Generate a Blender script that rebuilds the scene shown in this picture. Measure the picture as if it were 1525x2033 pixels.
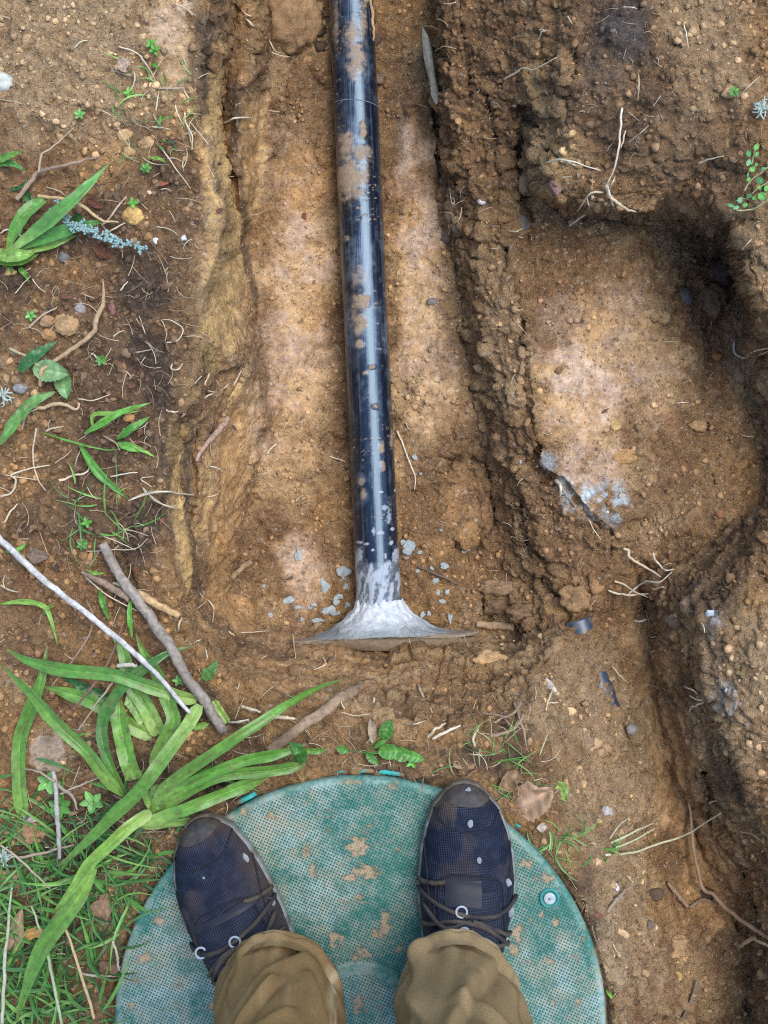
import bpy, math, random
import numpy as np
from mathutils import Vector, Matrix
from mathutils.geometry import delaunay_2d_cdt

for o in list(bpy.data.objects):
    bpy.data.objects.remove(o)
random.seed(7)
RNG = np.random.default_rng(11)
SC = bpy.context.scene
COL = SC.collection

# ------------------------------------------------------------------ camera, sky, sun, exposure
CAM_H = 1.45            # metres above the lid's ground level
FPX = 2320.0            # focal length in photo pixels (photo is 1525 wide)
U0, V0 = 762.5, 1016.5
cam = bpy.data.cameras.new('camera')
cam_o = bpy.data.objects.new('camera', cam)
COL.objects.link(cam_o)
cam_o.location = (0, 0, CAM_H)
cam_o.rotation_euler = (0, 0, 0)
cam.sensor_fit = 'HORIZONTAL'
cam.sensor_width = 36.0
cam.lens = 36.0 * FPX / 1525.0
cam.clip_start = 0.02
cam.clip_end = 500
SC.camera = cam_o

SUN_EL, SUN_AZ = math.radians(67), math.radians(34)     # azimuth from +X (photo right) towards +Y (photo top)
world = bpy.data.worlds.new('World')
SC.world = world
world.use_nodes = True
wn = world.node_tree
sky = wn.nodes.new('ShaderNodeTexSky')
sky.sky_type = 'NISHITA'
sky.sun_disc = False
sky.sun_elevation = SUN_EL
sky.sun_rotation = math.radians(90) - SUN_AZ
sky.air_density = 1.0
sky.dust_density = 1.2
bg = wn.nodes['Background']
wn.links.new(sky.outputs[0], bg.inputs[0])
bg.inputs[1].default_value = 0.125
sl = bpy.data.lights.new('sun', 'SUN')
sl.energy = 1.25
sl.angle = math.radians(42)
sl.color = (1.0, 0.965, 0.925)
so = bpy.data.objects.new('sun', sl)
COL.objects.link(so)
sd = Vector((math.cos(SUN_EL) * math.cos(SUN_AZ), math.cos(SUN_EL) * math.sin(SUN_AZ), math.sin(SUN_EL)))
so.location = sd * 5
so.rotation_euler = sd.to_track_quat('Z', 'Y').to_euler()
SC.view_settings.view_transform = 'Standard'
SC.view_settings.look = 'None'
SC.view_settings.gamma = 1
SC.view_settings.use_curve_mapping = False
SC.view_settings.exposure = 1.27
SC.cycles.use_denoising = False
SC.cycles.pixel_filter_type = 'BLACKMAN_HARRIS'
SC.cycles.filter_width = 1.15

# ------------------------------------------------------------------ helpers
def unp(u, v, z):
    d = (CAM_H - z) / FPX
    return np.array([(u - U0) * d, -(v - V0) * d, z])

REG = {'A': (0, 0, .341), 'B': (480, 0, .341), 'C': (1000, 0, .3443), 'D': (0, 500, .341), 'E': (480, 500, .341),
       'F': (1000, 500, .3443), 'G': (0, 1000, .341), 'H': (480, 1000, .341), 'I': (1000, 1000, .3443),
       'J': (0, 1513, .341), 'K': (320, 1513, .341), 'L': (700, 1513, .341), 'M': (1005, 1513, .341),
       'Z': (0, 1250, .3016), 'W': (200, 680, .3934), 'X': (800, 0, .3934), 'Y': (800, 750, .3934),
       'V': (1100, 1050, .4835), 'S': (1050, 350, .3688), 'Q': (280, 0, .3442), 'T': (1380, 200, .1279), 'P': (0, 0, 1.0)}
def R(code, *pts):
    x, y, s = REG[code]
    return [(x + a * s, y + b * s) for a, b in pts]

def _hash(ix, iy, iz, seed):
    h = (ix.astype(np.int64) * 374761393 + iy.astype(np.int64) * 668265263 + iz.astype(np.int64) * 2147483647 + seed * 974634721) & 0xFFFFFFFF
    h = ((h ^ (h >> 13)) * 1274126177) & 0xFFFFFFFF
    h = ((h ^ (h >> 16)) * 2246822519) & 0xFFFFFFFF
    return ((h ^ (h >> 15)) & 0xFFFFFF).astype(np.float32) / float(0xFFFFFF)

def vnoise(x, y, z=None, seed=0):
    ix, iy = np.floor(x), np.floor(y)
    fx, fy = (x - ix).astype(np.float32), (y - iy).astype(np.float32)
    fx = fx * fx * fx * (fx * (fx * 6 - 15) + 10)
    fy = fy * fy * fy * (fy * (fy * 6 - 15) + 10)
    def pl(iz):
        a = _hash(ix, iy, iz, seed); b = _hash(ix + 1, iy, iz, seed)
        c = _hash(ix, iy + 1, iz, seed); d = _hash(ix + 1, iy + 1, iz, seed)
        return (a + (b - a) * fx) * (1 - fy) + (c + (d - c) * fx) * fy
    if z is None:
        return pl(np.zeros_like(ix)) * 2 - 1
    iz = np.floor(z)
    fz = (z - iz).astype(np.float32)
    fz = fz * fz * (3 - 2 * fz)
    return (pl(iz) * (1 - fz) + pl(iz + 1) * fz) * 2 - 1

def fbm(x, y, z=None, oct=4, seed=0, gain=.5):
    s = 0; a = 1; t = 0
    for i in range(oct):
        k = 2.03 ** i
        s = s + a * vnoise(x * k + i * 17.3, y * k - i * 9.1, None if z is None else z * k + i * 5.7, seed + i)
        t += a; a *= gain
    return s / t

def worley(x, y, seed=0):
    ix, iy = np.floor(x), np.floor(y)
    f1 = np.full(x.shape, 9., np.float32); f2 = f1.copy(); idv = np.zeros(x.shape, np.float32)
    z = np.zeros_like(ix)
    for dx in (-1, 0, 1):
        for dy in (-1, 0, 1):
            cx, cy = ix + dx, iy + dy
            px = cx + _hash(cx, cy, z, seed); py = cy + _hash(cx, cy, z + 1, seed)
            d = np.sqrt((px - x) ** 2 + (py - y) ** 2).astype(np.float32)
            r = _hash(cx, cy, z + 2, seed)
            near = d < f1
            f2 = np.where(near, f1, np.minimum(f2, d)); idv = np.where(near, r, idv); f1 = np.where(near, d, f1)
    return f1, f2, idv

def smooth(a, b, x):
    t = np.clip((x - a) / (b - a), 0, 1)
    return t * t * (3 - 2 * t)

def make_mesh(name, verts, faces, mat, parent=None, col=None, shade=True, tc=None, extra=None):
    me = bpy.data.meshes.new(name)
    verts = np.asarray(verts, np.float32).reshape(-1, 3)
    if isinstance(faces, np.ndarray):
        n, k = faces.shape
        me.vertices.add(len(verts)); me.vertices.foreach_set('co', verts.ravel())
        me.loops.add(n * k); me.loops.foreach_set('vertex_index', faces.astype(np.int32).ravel())
        me.polygons.add(n)
        me.polygons.foreach_set('loop_start', np.arange(0, n * k, k, dtype=np.int32))
        me.update(calc_edges=True)
        me.validate()
    else:
        me.from_pydata(verts.tolist(), [], faces)
    if shade:
        me.polygons.foreach_set('use_smooth', np.ones(len(me.polygons), bool))
    if col is not None:
        c = np.ones((len(verts), 4), np.float32)
        c[:, :3] = np.asarray(col, np.float32)
        a = me.attributes.new('col', 'FLOAT_COLOR', 'POINT')
        a.data.foreach_set('color', c.ravel())
    if tc is not None:
        a = me.attributes.new('tc', 'FLOAT_VECTOR', 'POINT')
        a.data.foreach_set('vector', np.asarray(tc, np.float32).ravel())
    for k, v in (extra or {}).items():
        a = me.attributes.new(k, 'FLOAT', 'POINT')
        a.data.foreach_set('value', np.asarray(v, np.float32).ravel())
    me.materials.append(mat)
    me.update()
    o = bpy.data.objects.new(name, me)
    COL.objects.link(o)
    if parent is not None:
        o.parent = parent
    return o

def tag(o, label, cat, group=None):
    o['label'] = label; o['category'] = cat
    if group:
        o['group'] = group
    return o

def empty(name, loc=(0, 0, 0)):
    o = bpy.data.objects.new(name, None)
    o.location = loc
    o.empty_display_size = .05
    COL.objects.link(o)
    return o

def at_parent(o, parent):
    """parent a mesh whose vertices are in world space to an Empty standing at its base"""
    o.parent = parent
    o.matrix_parent_inverse = Matrix.Translation(-Vector(parent.location))
    return o

def grid_faces(nr, nc, wrap=False):
    r = np.arange(nr - 1)[:, None]
    c = np.arange(nc if wrap else nc - 1)[None, :]
    c2 = (c + 1) % nc
    return np.stack([r * nc + c, r * nc + c2, (r + 1) * nc + c2, (r + 1) * nc + c], -1).reshape(-1, 4)

def resample(P, n):
    """smooth (Catmull-Rom) resample of a polyline to n points"""
    P = np.asarray(P, float)
    if len(P) == 2:
        t = np.linspace(0, 1, n)[:, None]
        return P[0] * (1 - t) + P[1] * t
    L = np.r_[0, np.cumsum(np.linalg.norm(np.diff(P, axis=0), axis=1) + 1e-9)]
    E = np.vstack([2 * P[0] - P[1], P, 2 * P[-1] - P[-2]])
    out = []
    for s in np.linspace(0, L[-1], n):
        i = min(max(np.searchsorted(L, s) - 1, 0), len(P) - 2)
        t = (s - L[i]) / (L[i + 1] - L[i])
        p0, p1, p2, p3 = E[i], E[i + 1], E[i + 2], E[i + 3]
        out.append(.5 * (2 * p1 + (p2 - p0) * t + (2 * p0 - 5 * p1 + 4 * p2 - p3) * t * t + (3 * p1 - p0 - 3 * p2 + p3) * t ** 3))
    return np.array(out)

def tube_geo(P, rad, sides=6, rough=0., seed=0):
    P = np.asarray(P, float); n = len(P)
    rad = np.broadcast_to(np.asarray(rad, float), (n,)).copy()
    T = np.gradient(P, axis=0); T /= np.linalg.norm(T, axis=1)[:, None] + 1e-12
    ref = np.array([0, 0, 1.]) if abs(T[0, 2]) < .9 else np.array([1., 0, 0])
    A = np.cross(T, ref); A /= np.linalg.norm(A, axis=1)[:, None] + 1e-9
    B = np.cross(T, A)
    th = np.arange(sides) * 2 * math.pi / sides
    rr = rad[:, None] * np.ones(sides)[None, :]
    if rough:
        ii, jj = np.meshgrid(np.arange(n), np.arange(sides), indexing='ij')
        rr = rr * (1 + rough * vnoise(ii * .7 + seed, jj * 1.3 + seed * 3.1, seed=seed))
    V = P[:, None, :] + rr[..., None] * (np.cos(th)[None, :, None] * A[:, None, :] + np.sin(th)[None, :, None] * B[:, None, :])
    V = V.reshape(-1, 3)
    F = grid_faces(n, sides, True).tolist()
    F.append(list(range(sides))[::-1]); F.append([(n - 1) * sides + k for k in range(sides)])
    return V, F

# ------------------------------------------------------------------ materials
def new_mat(name):
    m = bpy.data.materials.new(name); m.use_nodes = True
    nt = m.node_tree
    return m, nt, nt.nodes['Principled BSDF']
def N(nt, t, **kw):
    n = nt.nodes.new(t)
    for k, v in kw.items():
        if k in n.inputs:
            n.inputs[k].default_value = v
        else:
            setattr(n, k, v)
    return n
def math_n(nt, op, a, b=None, c=None, clamp=False):
    n = nt.nodes.new('ShaderNodeMath'); n.operation = op; n.use_clamp = clamp
    for i, x in enumerate((a, b, c)):
        if x is None: continue
        if isinstance(x, (int, float)): n.inputs[i].default_value = x
        else: nt.links.new(x, n.inputs[i])
    return n.outputs[0]
def mix_c(nt, f, a, b, blend='MIX'):
    n = nt.nodes.new('ShaderNodeMix'); n.data_type = 'RGBA'; n.blend_type = blend
    for i, x in ((0, f), (6, a), (7, b)):
        if isinstance(x, (int, float)): n.inputs[i].default_value = x
        elif isinstance(x, tuple): n.inputs[i].default_value = (*x[:3], 1)
        else: nt.links.new(x, n.inputs[i])
    return n.outputs[2]
def ramp(nt, f, a, b, lo=0., hi=1.):
    n = nt.nodes.new('ShaderNodeMapRange'); n.clamp = True
    nt.links.new(f, n.inputs[0])
    for i, x in enumerate((a, b, lo, hi)): n.inputs[i + 1].default_value = x
    return n.outputs[0]

def mat_soil(crumb=False):
    m, nt, p = new_mat('soil_crumbs' if crumb else 'soil')
    L = nt.links.new
    co = N(nt, 'ShaderNodeTexCoord').outputs['Object']
    at = N(nt, 'ShaderNodeAttribute', attribute_name='col').outputs['Color']
    n1 = N(nt, 'ShaderNodeTexNoise', Scale=70., Detail=7., Roughness=.65); L(co, n1.inputs['Vector'])
    n2 = N(nt, 'ShaderNodeTexNoise', Scale=420., Detail=4., Roughness=.7); L(co, n2.inputs['Vector'])
    nd = N(nt, 'ShaderNodeTexNoise', Scale=240., Detail=3.); L(co, nd.inputs['Vector'])
    vs = nt.nodes.new('ShaderNodeVectorMath'); vs.operation = 'MULTIPLY_ADD'
    L(nd.outputs['Color'], vs.inputs[0]); vs.inputs[1].default_value = (.011,) * 3; L(co, vs.inputs[2])
    v1 = N(nt, 'ShaderNodeTexVoronoi', Scale=330.); L(vs.outputs[0], v1.inputs['Vector'])
    v2 = N(nt, 'ShaderNodeTexVoronoi', Scale=150.); L(vs.outputs[0], v2.inputs['Vector'])
    r1 = nt.nodes.new('ShaderNodeSeparateColor'); L(v1.outputs['Color'], r1.inputs[0])
    r2 = nt.nodes.new('ShaderNodeSeparateColor'); L(v2.outputs['Color'], r2.inputs[0])
    f = math_n(nt, 'MULTIPLY_ADD', n1.outputs[0], 1.1, -.18)
    f = math_n(nt, 'MULTIPLY_ADD', n2.outputs[0], .9, f)
    f = math_n(nt, 'MULTIPLY_ADD', r1.outputs[0], .30, f)
    f = math_n(nt, 'MULTIPLY_ADD', r2.outputs[0], .22, f)
    f = ramp(nt, f, .42, 1.46, .38, 1.62)
    g = nt.nodes.new('ShaderNodeCombineColor')
    for i in range(3): L(f, g.inputs[i])
    c = mix_c(nt, 1., at, g.outputs[0], 'MULTIPLY')
    if not crumb:
        sp = N(nt, 'ShaderNodeAttribute', attribute_name='speck').outputs['Fac']
        k = math_n(nt, 'MULTIPLY', ramp(nt, r1.outputs[1], .86, .90), sp)
        c = mix_c(nt, math_n(nt, 'MULTIPLY', k, .55), c, (.50, .28, .10))
        k = math_n(nt, 'MULTIPLY', ramp(nt, r1.outputs[0], .07, .04), sp)
        c = mix_c(nt, math_n(nt, 'MULTIPLY', k, .6), c, (.07, .045, .03))
        k = math_n(nt, 'MULTIPLY', ramp(nt, r1.outputs[2], .965, .975), sp)
        c = mix_c(nt, math_n(nt, 'MULTIPLY', k, .6), c, (.6, .52, .4))
    L(c, p.inputs['Base Color'])
    p.inputs['Roughness'].default_value = .82
    p.inputs['Specular IOR Level'].default_value = .3
    h = math_n(nt, 'MULTIPLY_ADD', v1.outputs['Distance'], -.40, math_n(nt, 'MULTIPLY', v2.outputs['Distance'], -.45))
    h = math_n(nt, 'MULTIPLY_ADD', n2.outputs[0], 1.2, h)
    h = math_n(nt, 'MULTIPLY_ADD', n1.outputs[0], 1.3, h)
    b = N(nt, 'ShaderNodeBump', Distance=.0056)
    L(h, b.inputs['Height'])
    if crumb:
        b.inputs['Strength'].default_value = .45
    else:
        L(N(nt, 'ShaderNodeAttribute', attribute_name='rough').outputs['Fac'], b.inputs['Strength'])
    L(b.outputs[0], p.inputs['Normal'])
    return m

def mat_col(name, rough=.6, scale=120., amt=.5, bump=.3, dist=.001, spec=.4, trans=0., stretch=None, use_tc=False, coat=0.):
    """colour attribute x noise, with fine relief"""
    m, nt, p = new_mat(name)
    L = nt.links.new
    at = N(nt, 'ShaderNodeAttribute', attribute_name='col').outputs['Color']
    co = N(nt, 'ShaderNodeAttribute', attribute_name='tc').outputs['Vector'] if use_tc else N(nt, 'ShaderNodeTexCoord').outputs['Object']
    if stretch:
        mp = N(nt, 'ShaderNodeMapping'); mp.inputs['Scale'].default_value = stretch; L(co, mp.inputs[0]); co = mp.outputs[0]
    n1 = N(nt, 'ShaderNodeTexNoise', Scale=scale, Detail=6., Roughness=.62); L(co, n1.inputs['Vector'])
    f = ramp(nt, n1.outputs[0], .25, .75, 1 - amt, 1 + amt)
    g = nt.nodes.new('ShaderNodeCombineColor')
    for i in range(3): L(f, g.inputs[i])
    c = mix_c(nt, 1., at, g.outputs[0], 'MULTIPLY')
    L(c, p.inputs['Base Color'])
    p.inputs['Roughness'].default_value = rough
    p.inputs['Specular IOR Level'].default_value = spec
    p.inputs['Coat Weight'].default_value = coat
    b = N(nt, 'ShaderNodeBump', Strength=bump, Distance=dist); L(n1.outputs[0], b.inputs['Height']); L(b.outputs[0], p.inputs['Normal'])
    if trans:
        tr = N(nt, 'ShaderNodeBsdfTranslucent'); L(c, tr.inputs[0])
        mx = N(nt, 'ShaderNodeMixShader', Fac=trans)
        L(p.outputs[0], mx.inputs[1]); L(tr.outputs[0], mx.inputs[2])
        L(mx.outputs[0], nt.nodes['Material Output'].inputs[0])
    return m

M_SOIL = mat_soil()
M_CRUMB = mat_soil(True)
M_STONE = mat_col('stone', .6, 160, .4, .5, .0015)
M_WOOD = mat_col('bark', .75, 160, .5, .8, .001)
M_ROOT = mat_col('root', .7, 250, .3, .5, .0006)
M_LEAF = mat_col('leaf', .34, 130, .34, .35, .0008, .45, .2)
M_DEAD = mat_col('dead_leaf', .7, 150, .35, .5, .001, .3, .1)
M_MORTAR = mat_col('mortar', .92, 150, .26, .9, .0022, .15)
M_LICHEN = mat_col('lichen', .9, 300, .3, .6, .001, .2)
M_CLOTH = mat_col('cotton_twill', .88, 520, .26, .5, .0008, .15, stretch=(1, 1, 1.6))
M_RUBBER = mat_col('shoe_rubber', .55, 140, .35, .3, .0008, .4)
M_METAL = mat_col('washer_metal', .45, 200, .2, .2, .0004, .5)
M_LACE = mat_col('lace', .8, 500, .35, .8, .0006, .2)

# ------------------------------------------------------------------ terrain: break lines traced as (u, v, height)
def bl(*p): return list(p)
LINES = [
 # left rim, then the rim of the near wall
 bl((450,-700,0),(440,-200,0),(432,-60,0),(425,20,0),(405,90,0),(392,140,-.005),(398,205,0),(418,280,0),(430,350,0),(434,420,0),(428,490,0),(410,545,0),(402,600,0),(400,660,0),(392,720,0),(372,790,0),(345,850,0),(334,905,0),(333,980,-.003),(330,1050,-.005),(334,1120,-.005),(348,1190,-.005),(372,1240,-.005),(410,1285,-.005),(450,1325,-.008),(500,1360,-.01),(560,1385,-.012),(630,1395,-.015),(700,1395,-.015),(760,1410,-.015),(840,1435,-.015),(920,1450,-.02),(1000,1455,-.025),(1060,1450,-.04)),
 bl((480,-200,-.15),(470,-60,-.16),(460,60,-.16),(450,110,-.16),(441,180,-.165),(441,250,-.17),(449,320,-.17),(462,390,-.18),(474,450,-.2),(484,500,-.25)),
 bl((505,-200,-.14),(500,-60,-.14),(492,120,-.14),(480,190,-.14),(475,260,-.145),(475,330,-.155),(480,390,-.17)),
 bl((535,-700,-.28),(532,-200,-.28),(530,-60,-.28),(524,100,-.28),(528,180,-.28),(522,260,-.28),(516,330,-.285),(508,400,-.285),(498,460,-.285),(496,510,-.285),(506,580,-.285),(506,640,-.285),(520,720,-.285),(538,810,-.287),(528,900,-.288),(492,995,-.288),(471,1073,-.288),(457,1132,-.288),(462,1178,-.288),(499,1223,-.287),(554,1246,-.285),(600,1257,-.285),(660,1266,-.250),(700,1270,-.224),(760,1272,-.214),(820,1270,-.222),(870,1265,-.248),(940,1258,-.28),(1030,1258,-.27)),
 bl((494,680,-.21),(476,731,-.16),(456,786,-.15),(438,845,-.15),(424,900,-.15),(418,955,-.15),(411,1014,-.15),(404,1073,-.15),(398,1130,-.15),(402,1180,-.15),(425,1230,-.15),(470,1272,-.16),(540,1295,-.165),(620,1306,-.165),(720,1312,-.165),(850,1316,-.165),(950,1312,-.16),(1040,1300,-.15)),
 bl((364,850,-.05),(362,920,-.055),(366,990,-.055),(368,1060,-.055),(372,1120,-.055),(382,1170,-.06)),
 bl((386,860,-.115),(378,930,-.125),(380,1000,-.125),(384,1060,-.125),(388,1120,-.12)),
 bl((412,810,-.105),(399,870,-.11),(396,940,-.11),(394,1010,-.115)),
 # right foot of the main trench
 bl((850,-700,-.29),(850,-60,-.29),(852,20,-.29),(841,55,-.285),(852,150,-.285),(866,230,-.285),(874,330,-.285),(869,413,-.285),(880,472,-.285),(898,531,-.287),(914,590,-.287),(922,669,-.288),(938,747,-.288),(950,810,-.288),(968,890,-.288),(980,960,-.288),(984,1025,-.287),(1008,1084,-.286),(1012,1130,-.285),(1000,1165,-.285),(985,1210,-.28),(1000,1240,-.275)),
 # right crest of the main trench
 bl((880,-700,-.16),(880,-60,-.16),(874,40,-.17),(876,90,-.17),(890,205,-.18),(910,295,-.19),(930,386,-.195),(946,452,-.20),(953,531,-.205),(957,629,-.205),(973,669,-.205),(989,728,-.205),(1003,809,-.205),(1020,888,-.205),(1036,939,-.21),(1036,986,-.225),(1040,1045,-.235),(1072,1104,-.225),(1080,1143,-.235),(1070,1183,-.24),(1091,1253,-.20)),
 # left edge of the right shelf
 bl((985,330,-.17),(1010,500,-.185),(1030,600,-.18),(1042,680,-.175),(1050,760,-.172),(1062,840,-.17),(1075,905,-.17),(1110,955,-.17),(1150,1000,-.172),(1190,1035,-.175),(1222,1065,-.18)),
 # top edge of the upper right bank and of the right bank
 bl((1160,-700,-.01),(1150,-60,-.01),(1145,60,-.01),(1140,150,-.012),(1138,220,-.015),(1122,280,-.03),(1090,345,-.05),(1108,388,-.065),(1150,408,-.07),(1220,418,-.07),(1285,416,-.075),(1318,372,-.05),(1360,368,-.04),(1410,395,-.03),(1448,432,-.02),(1474,490,-.01),(1492,560,0),(1522,620,0),(1570,700,-.05),(1600,850,-.10),(1590,960,-.10),(1548,1030,-.02),(1470,1110,-.05),(1432,1170,-.03),(1405,1230,-.02),(1394,1285,-.02),(1412,1350,-.02),(1448,1475,-.02),(1487,1543,-.02),(1515,1600,-.02),(1560,1750,-.03),(1590,1900,-.04),(1610,2500,0)),
 # foot of these banks
 bl((1050,290,-.125),(1068,355,-.14),(1098,402,-.165),(1150,424,-.18),(1220,434,-.195),(1290,434,-.205),(1336,428,-.225),(1385,452,-.26),(1434,496,-.265),(1460,570,-.265),(1474,640,-.255),(1484,720,-.245),(1496,820,-.22),(1512,920,-.205),(1520,1000,-.19)),
 bl((1040,-700,-.08),(1040,-60,-.08),(1035,100,-.09),(1030,200,-.11),(1038,270,-.13)),
 # slit at the lower right: bottom, top of its smooth face
 bl((1240,1090,-.20),(1272,1140,-.215),(1282,1190,-.225),(1290,1260,-.225),(1295,1320,-.225),(1313,1437,-.225),(1330,1509,-.22),(1371,1645,-.215),(1414,1751,-.215),(1462,1824,-.215),(1485,1920,-.215),(1495,2100,-.24),(1500,2500,-.24)),
 bl((1301,1190,-.17),(1309,1260,-.155),(1327,1330,-.145),(1358,1400,-.14),(1394,1509,-.135),(1427,1606,-.135),(1480,1727,-.135),(1510,1848,-.135),(1522,2000,-.135),(1532,2500,-.135)),
 # edge of the ground round the lid
 bl((1090,1540,-.03),(1120,1650,-.02),(1170,1780,-.015),(1215,1900,-.01),(1240,2060,-.01),(1250,2500,-.01)),
]
# turf lip: undercut added inside the left rim to shade a dark line
_rim = [q for q in LINES[0] if -150 < q[1] and q[0] < 600]
_lip = []
for i in range(1, len(_rim) - 1):
    du, dv = _rim[i + 1][0] - _rim[i - 1][0], _rim[i + 1][1] - _rim[i - 1][1]
    l_ = math.hypot(du, dv); o_ = 5 + 5 * random.random()
    _lip.append((_rim[i][0] + dv / l_ * o_, _rim[i][1] - du / l_ * o_, -.028 - .035 * random.random()))
LINES.append(_lip)
PTS = [(560,300,-.3),(600,600,-.3),(570,1000,-.298),(600,1200,-.298),(630,1240,-.297),(690,1252,-.3),(760,1256,-.3),(830,1252,-.3),(900,1240,-.297),(810,300,-.3),(830,600,-.3),(880,900,-.3),(900,1100,-.3),(580,100,-.295),(700,0,-.3),(700,400,-.3),(720,800,-.302),(740,1150,-.302),(690,-700,-.3),
 (1150,600,-.18),(1250,700,-.182),(1200,850,-.175),(1350,800,-.195),(1300,1000,-.188),(1420,900,-.205),(1380,600,-.235),(1430,700,-.24),(1250,500,-.195),(1340,500,-.225),(1230,350,-.045),(1300,300,-.02),(1400,470,-.255),(1420,560,-.26),(1350,400,-.12),(1150,490,-.187),(1100,480,-.185),(1300,600,-.195),
 (1460,1048,-.165),(1400,1090,-.17),(1340,1122,-.185),(1500,1300,.02),(1520,1420,.02),(1600,1200,.015),(1620,1500,.03),(1300,100,.005),(1450,150,.01),(1450,300,-.005),(1600,300,.02),
 (1150,1420,-.12),(1120,1340,-.135),(1200,1500,-.135),(1230,1400,-.175),(1250,1600,-.145),(1190,1650,-.075),(1300,1750,-.155),(1350,1850,-.17),(1280,1900,-.10),(1330,2000,-.14),(1400,2020,-.19),(1230,1300,-.195),(1180,1220,-.2),(1150,1180,-.21),(1120,1150,-.215),(1200,1130,-.195),(1100,1290,-.15),(1060,1330,-.10),(1260,1500,-.185),(1310,1620,-.18),
 (960,-20,-.13),(960,100,-.135),(965,200,-.15),(970,290,-.165),(1080,60,-.055),(1085,180,-.065),
 (200,100,.012),(100,300,.0),(250,500,.004),(100,700,.002),(200,900,-.002),(100,1200,.004),(250,1300,.002),(300,1450,0),(600,1480,-.002),(800,1500,-.004),(950,1520,-.008),(150,1500,.006),(100,1800,0),(715,1800,-.03),(715,2200,-.03),(-400,500,0),(-400,1500,0),(400,2600,0),(900,2600,0),(1900,500,.05),(1900,1500,.05),(1800,-400,.03)]
far = 90000
for (a, b) in ((-far,-far),(far,-far),(far,far),(-far,far),(0,-far),(0,far),(-far,0),(far,0),(-2500,-2500),(2500,-2500),(4000,4500),(-2500,4500),(-2500,1000),(4000,1000),(450,-1000),(535,-1000),(690,-1000),(850,-1000),(880,-1000),(1040,-1000),(1160,-1000),(800,4500),(1500,2900),(1250,2900),(1610,2900)):
    PTS.append((a, b, 0.))

def build_zmap():
    vs, ed = [], []
    for l in LINES:
        b = len(vs); vs += l
        ed += [(b + i, b + i + 1) for i in range(len(l) - 1)]
    vs += PTS
    ov, oe, of, orig, _, _ = delaunay_2d_cdt([Vector(v[:2]) for v in vs], ed, [], 0, 1e-4)
    allp = np.array(vs)
    zz = []
    for i, v in enumerate(ov):
        if orig[i]: zz.append(vs[orig[i][0]][2])
        else: zz.append(allp[np.argmin((allp[:, 0] - v[0]) ** 2 + (allp[:, 1] - v[1]) ** 2), 2])
    return np.array([(v[0], v[1]) for v in ov]), np.array(zz), of

STEP = 2.4
def axis(lo, hi):
    c = np.arange(lo, hi + .1, STEP)
    g, s, out = 0., STEP, []
    while g < 80000:
        s *= 1.16; g += s; out.append(g)
    out = np.array(out)
    return np.r_[lo - out[::-1], c, c[-1] + out]
UA = axis(-130, 1655); VA = axis(-130, 2163)
UU, VV = np.meshgrid(UA, VA)
def raster_tin():
    p, z, F = build_zmap()
    Zm = np.zeros(UU.shape, np.float64)
    for f in F:
        for k in range(1, len(f) - 1):
            i, j, l = f[0], f[k], f[k + 1]
            (x1, y1), (x2, y2), (x3, y3) = p[i], p[j], p[l]
            det = (y2 - y3) * (x1 - x3) + (x3 - x2) * (y1 - y3)
            if abs(det) < 1e-9: continue
            c0, c1 = np.searchsorted(UA, min(x1, x2, x3)), np.searchsorted(UA, max(x1, x2, x3), 'right')
            r0, r1 = np.searchsorted(VA, min(y1, y2, y3)), np.searchsorted(VA, max(y1, y2, y3), 'right')
            if c1 <= c0 or r1 <= r0: continue
            x, y = UU[r0:r1, c0:c1], VV[r0:r1, c0:c1]
            a = ((y2 - y3) * (x - x3) + (x3 - x2) * (y - y3)) / det
            b = ((y3 - y1) * (x - x3) + (x1 - x3) * (y - y3)) / det
            c = 1 - a - b
            m = (a >= -1e-6) & (b >= -1e-6) & (c >= -1e-6)
            sub = Zm[r0:r1, c0:c1]
            sub[m] = (a * z[i] + b * z[j] + c * z[l])[m]
    return Zm
def blur(A, s):
    k = int(s * 3) + 1
    w = np.exp(-.5 * (np.arange(-k, k + 1) / s) ** 2); w /= w.sum()
    for ax in (0, 1):
        P = np.pad(A, [(k, k) if i == ax else (0, 0) for i in (0, 1)], 'edge')
        A = sum(w[i] * (P[i:i + A.shape[0]] if ax == 0 else P[:, i:i + A.shape[1]]) for i in range(2 * k + 1))
    return A
ZM = raster_tin()
# warp the sampling so that straight break lines become ragged before smoothing
fr, fc = np.meshgrid(np.arange(UU.shape[0]), np.arange(UU.shape[1]), indexing='ij')
wu = (fbm(UU / 46., VV / 60., oct=3, seed=3) * 9 + fbm(UU / 13., VV / 15., oct=2, seed=9) * 4) / STEP
wv = (fbm(UU / 50., VV / 50., oct=3, seed=5) * 8 + fbm(UU / 13., VV / 13., oct=2, seed=8) * 4) / STEP
inner = (UU > -125) & (UU < 1650) & (VV > -125) & (VV < 2158)
ri = np.clip(np.rint(fr + wv * inner).astype(int), 0, UU.shape[0] - 1)
ci = np.clip(np.rint(fc + wu * inner).astype(int), 0, UU.shape[1] - 1)
ZM = blur(ZM[ri, ci], 1.3)

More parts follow.
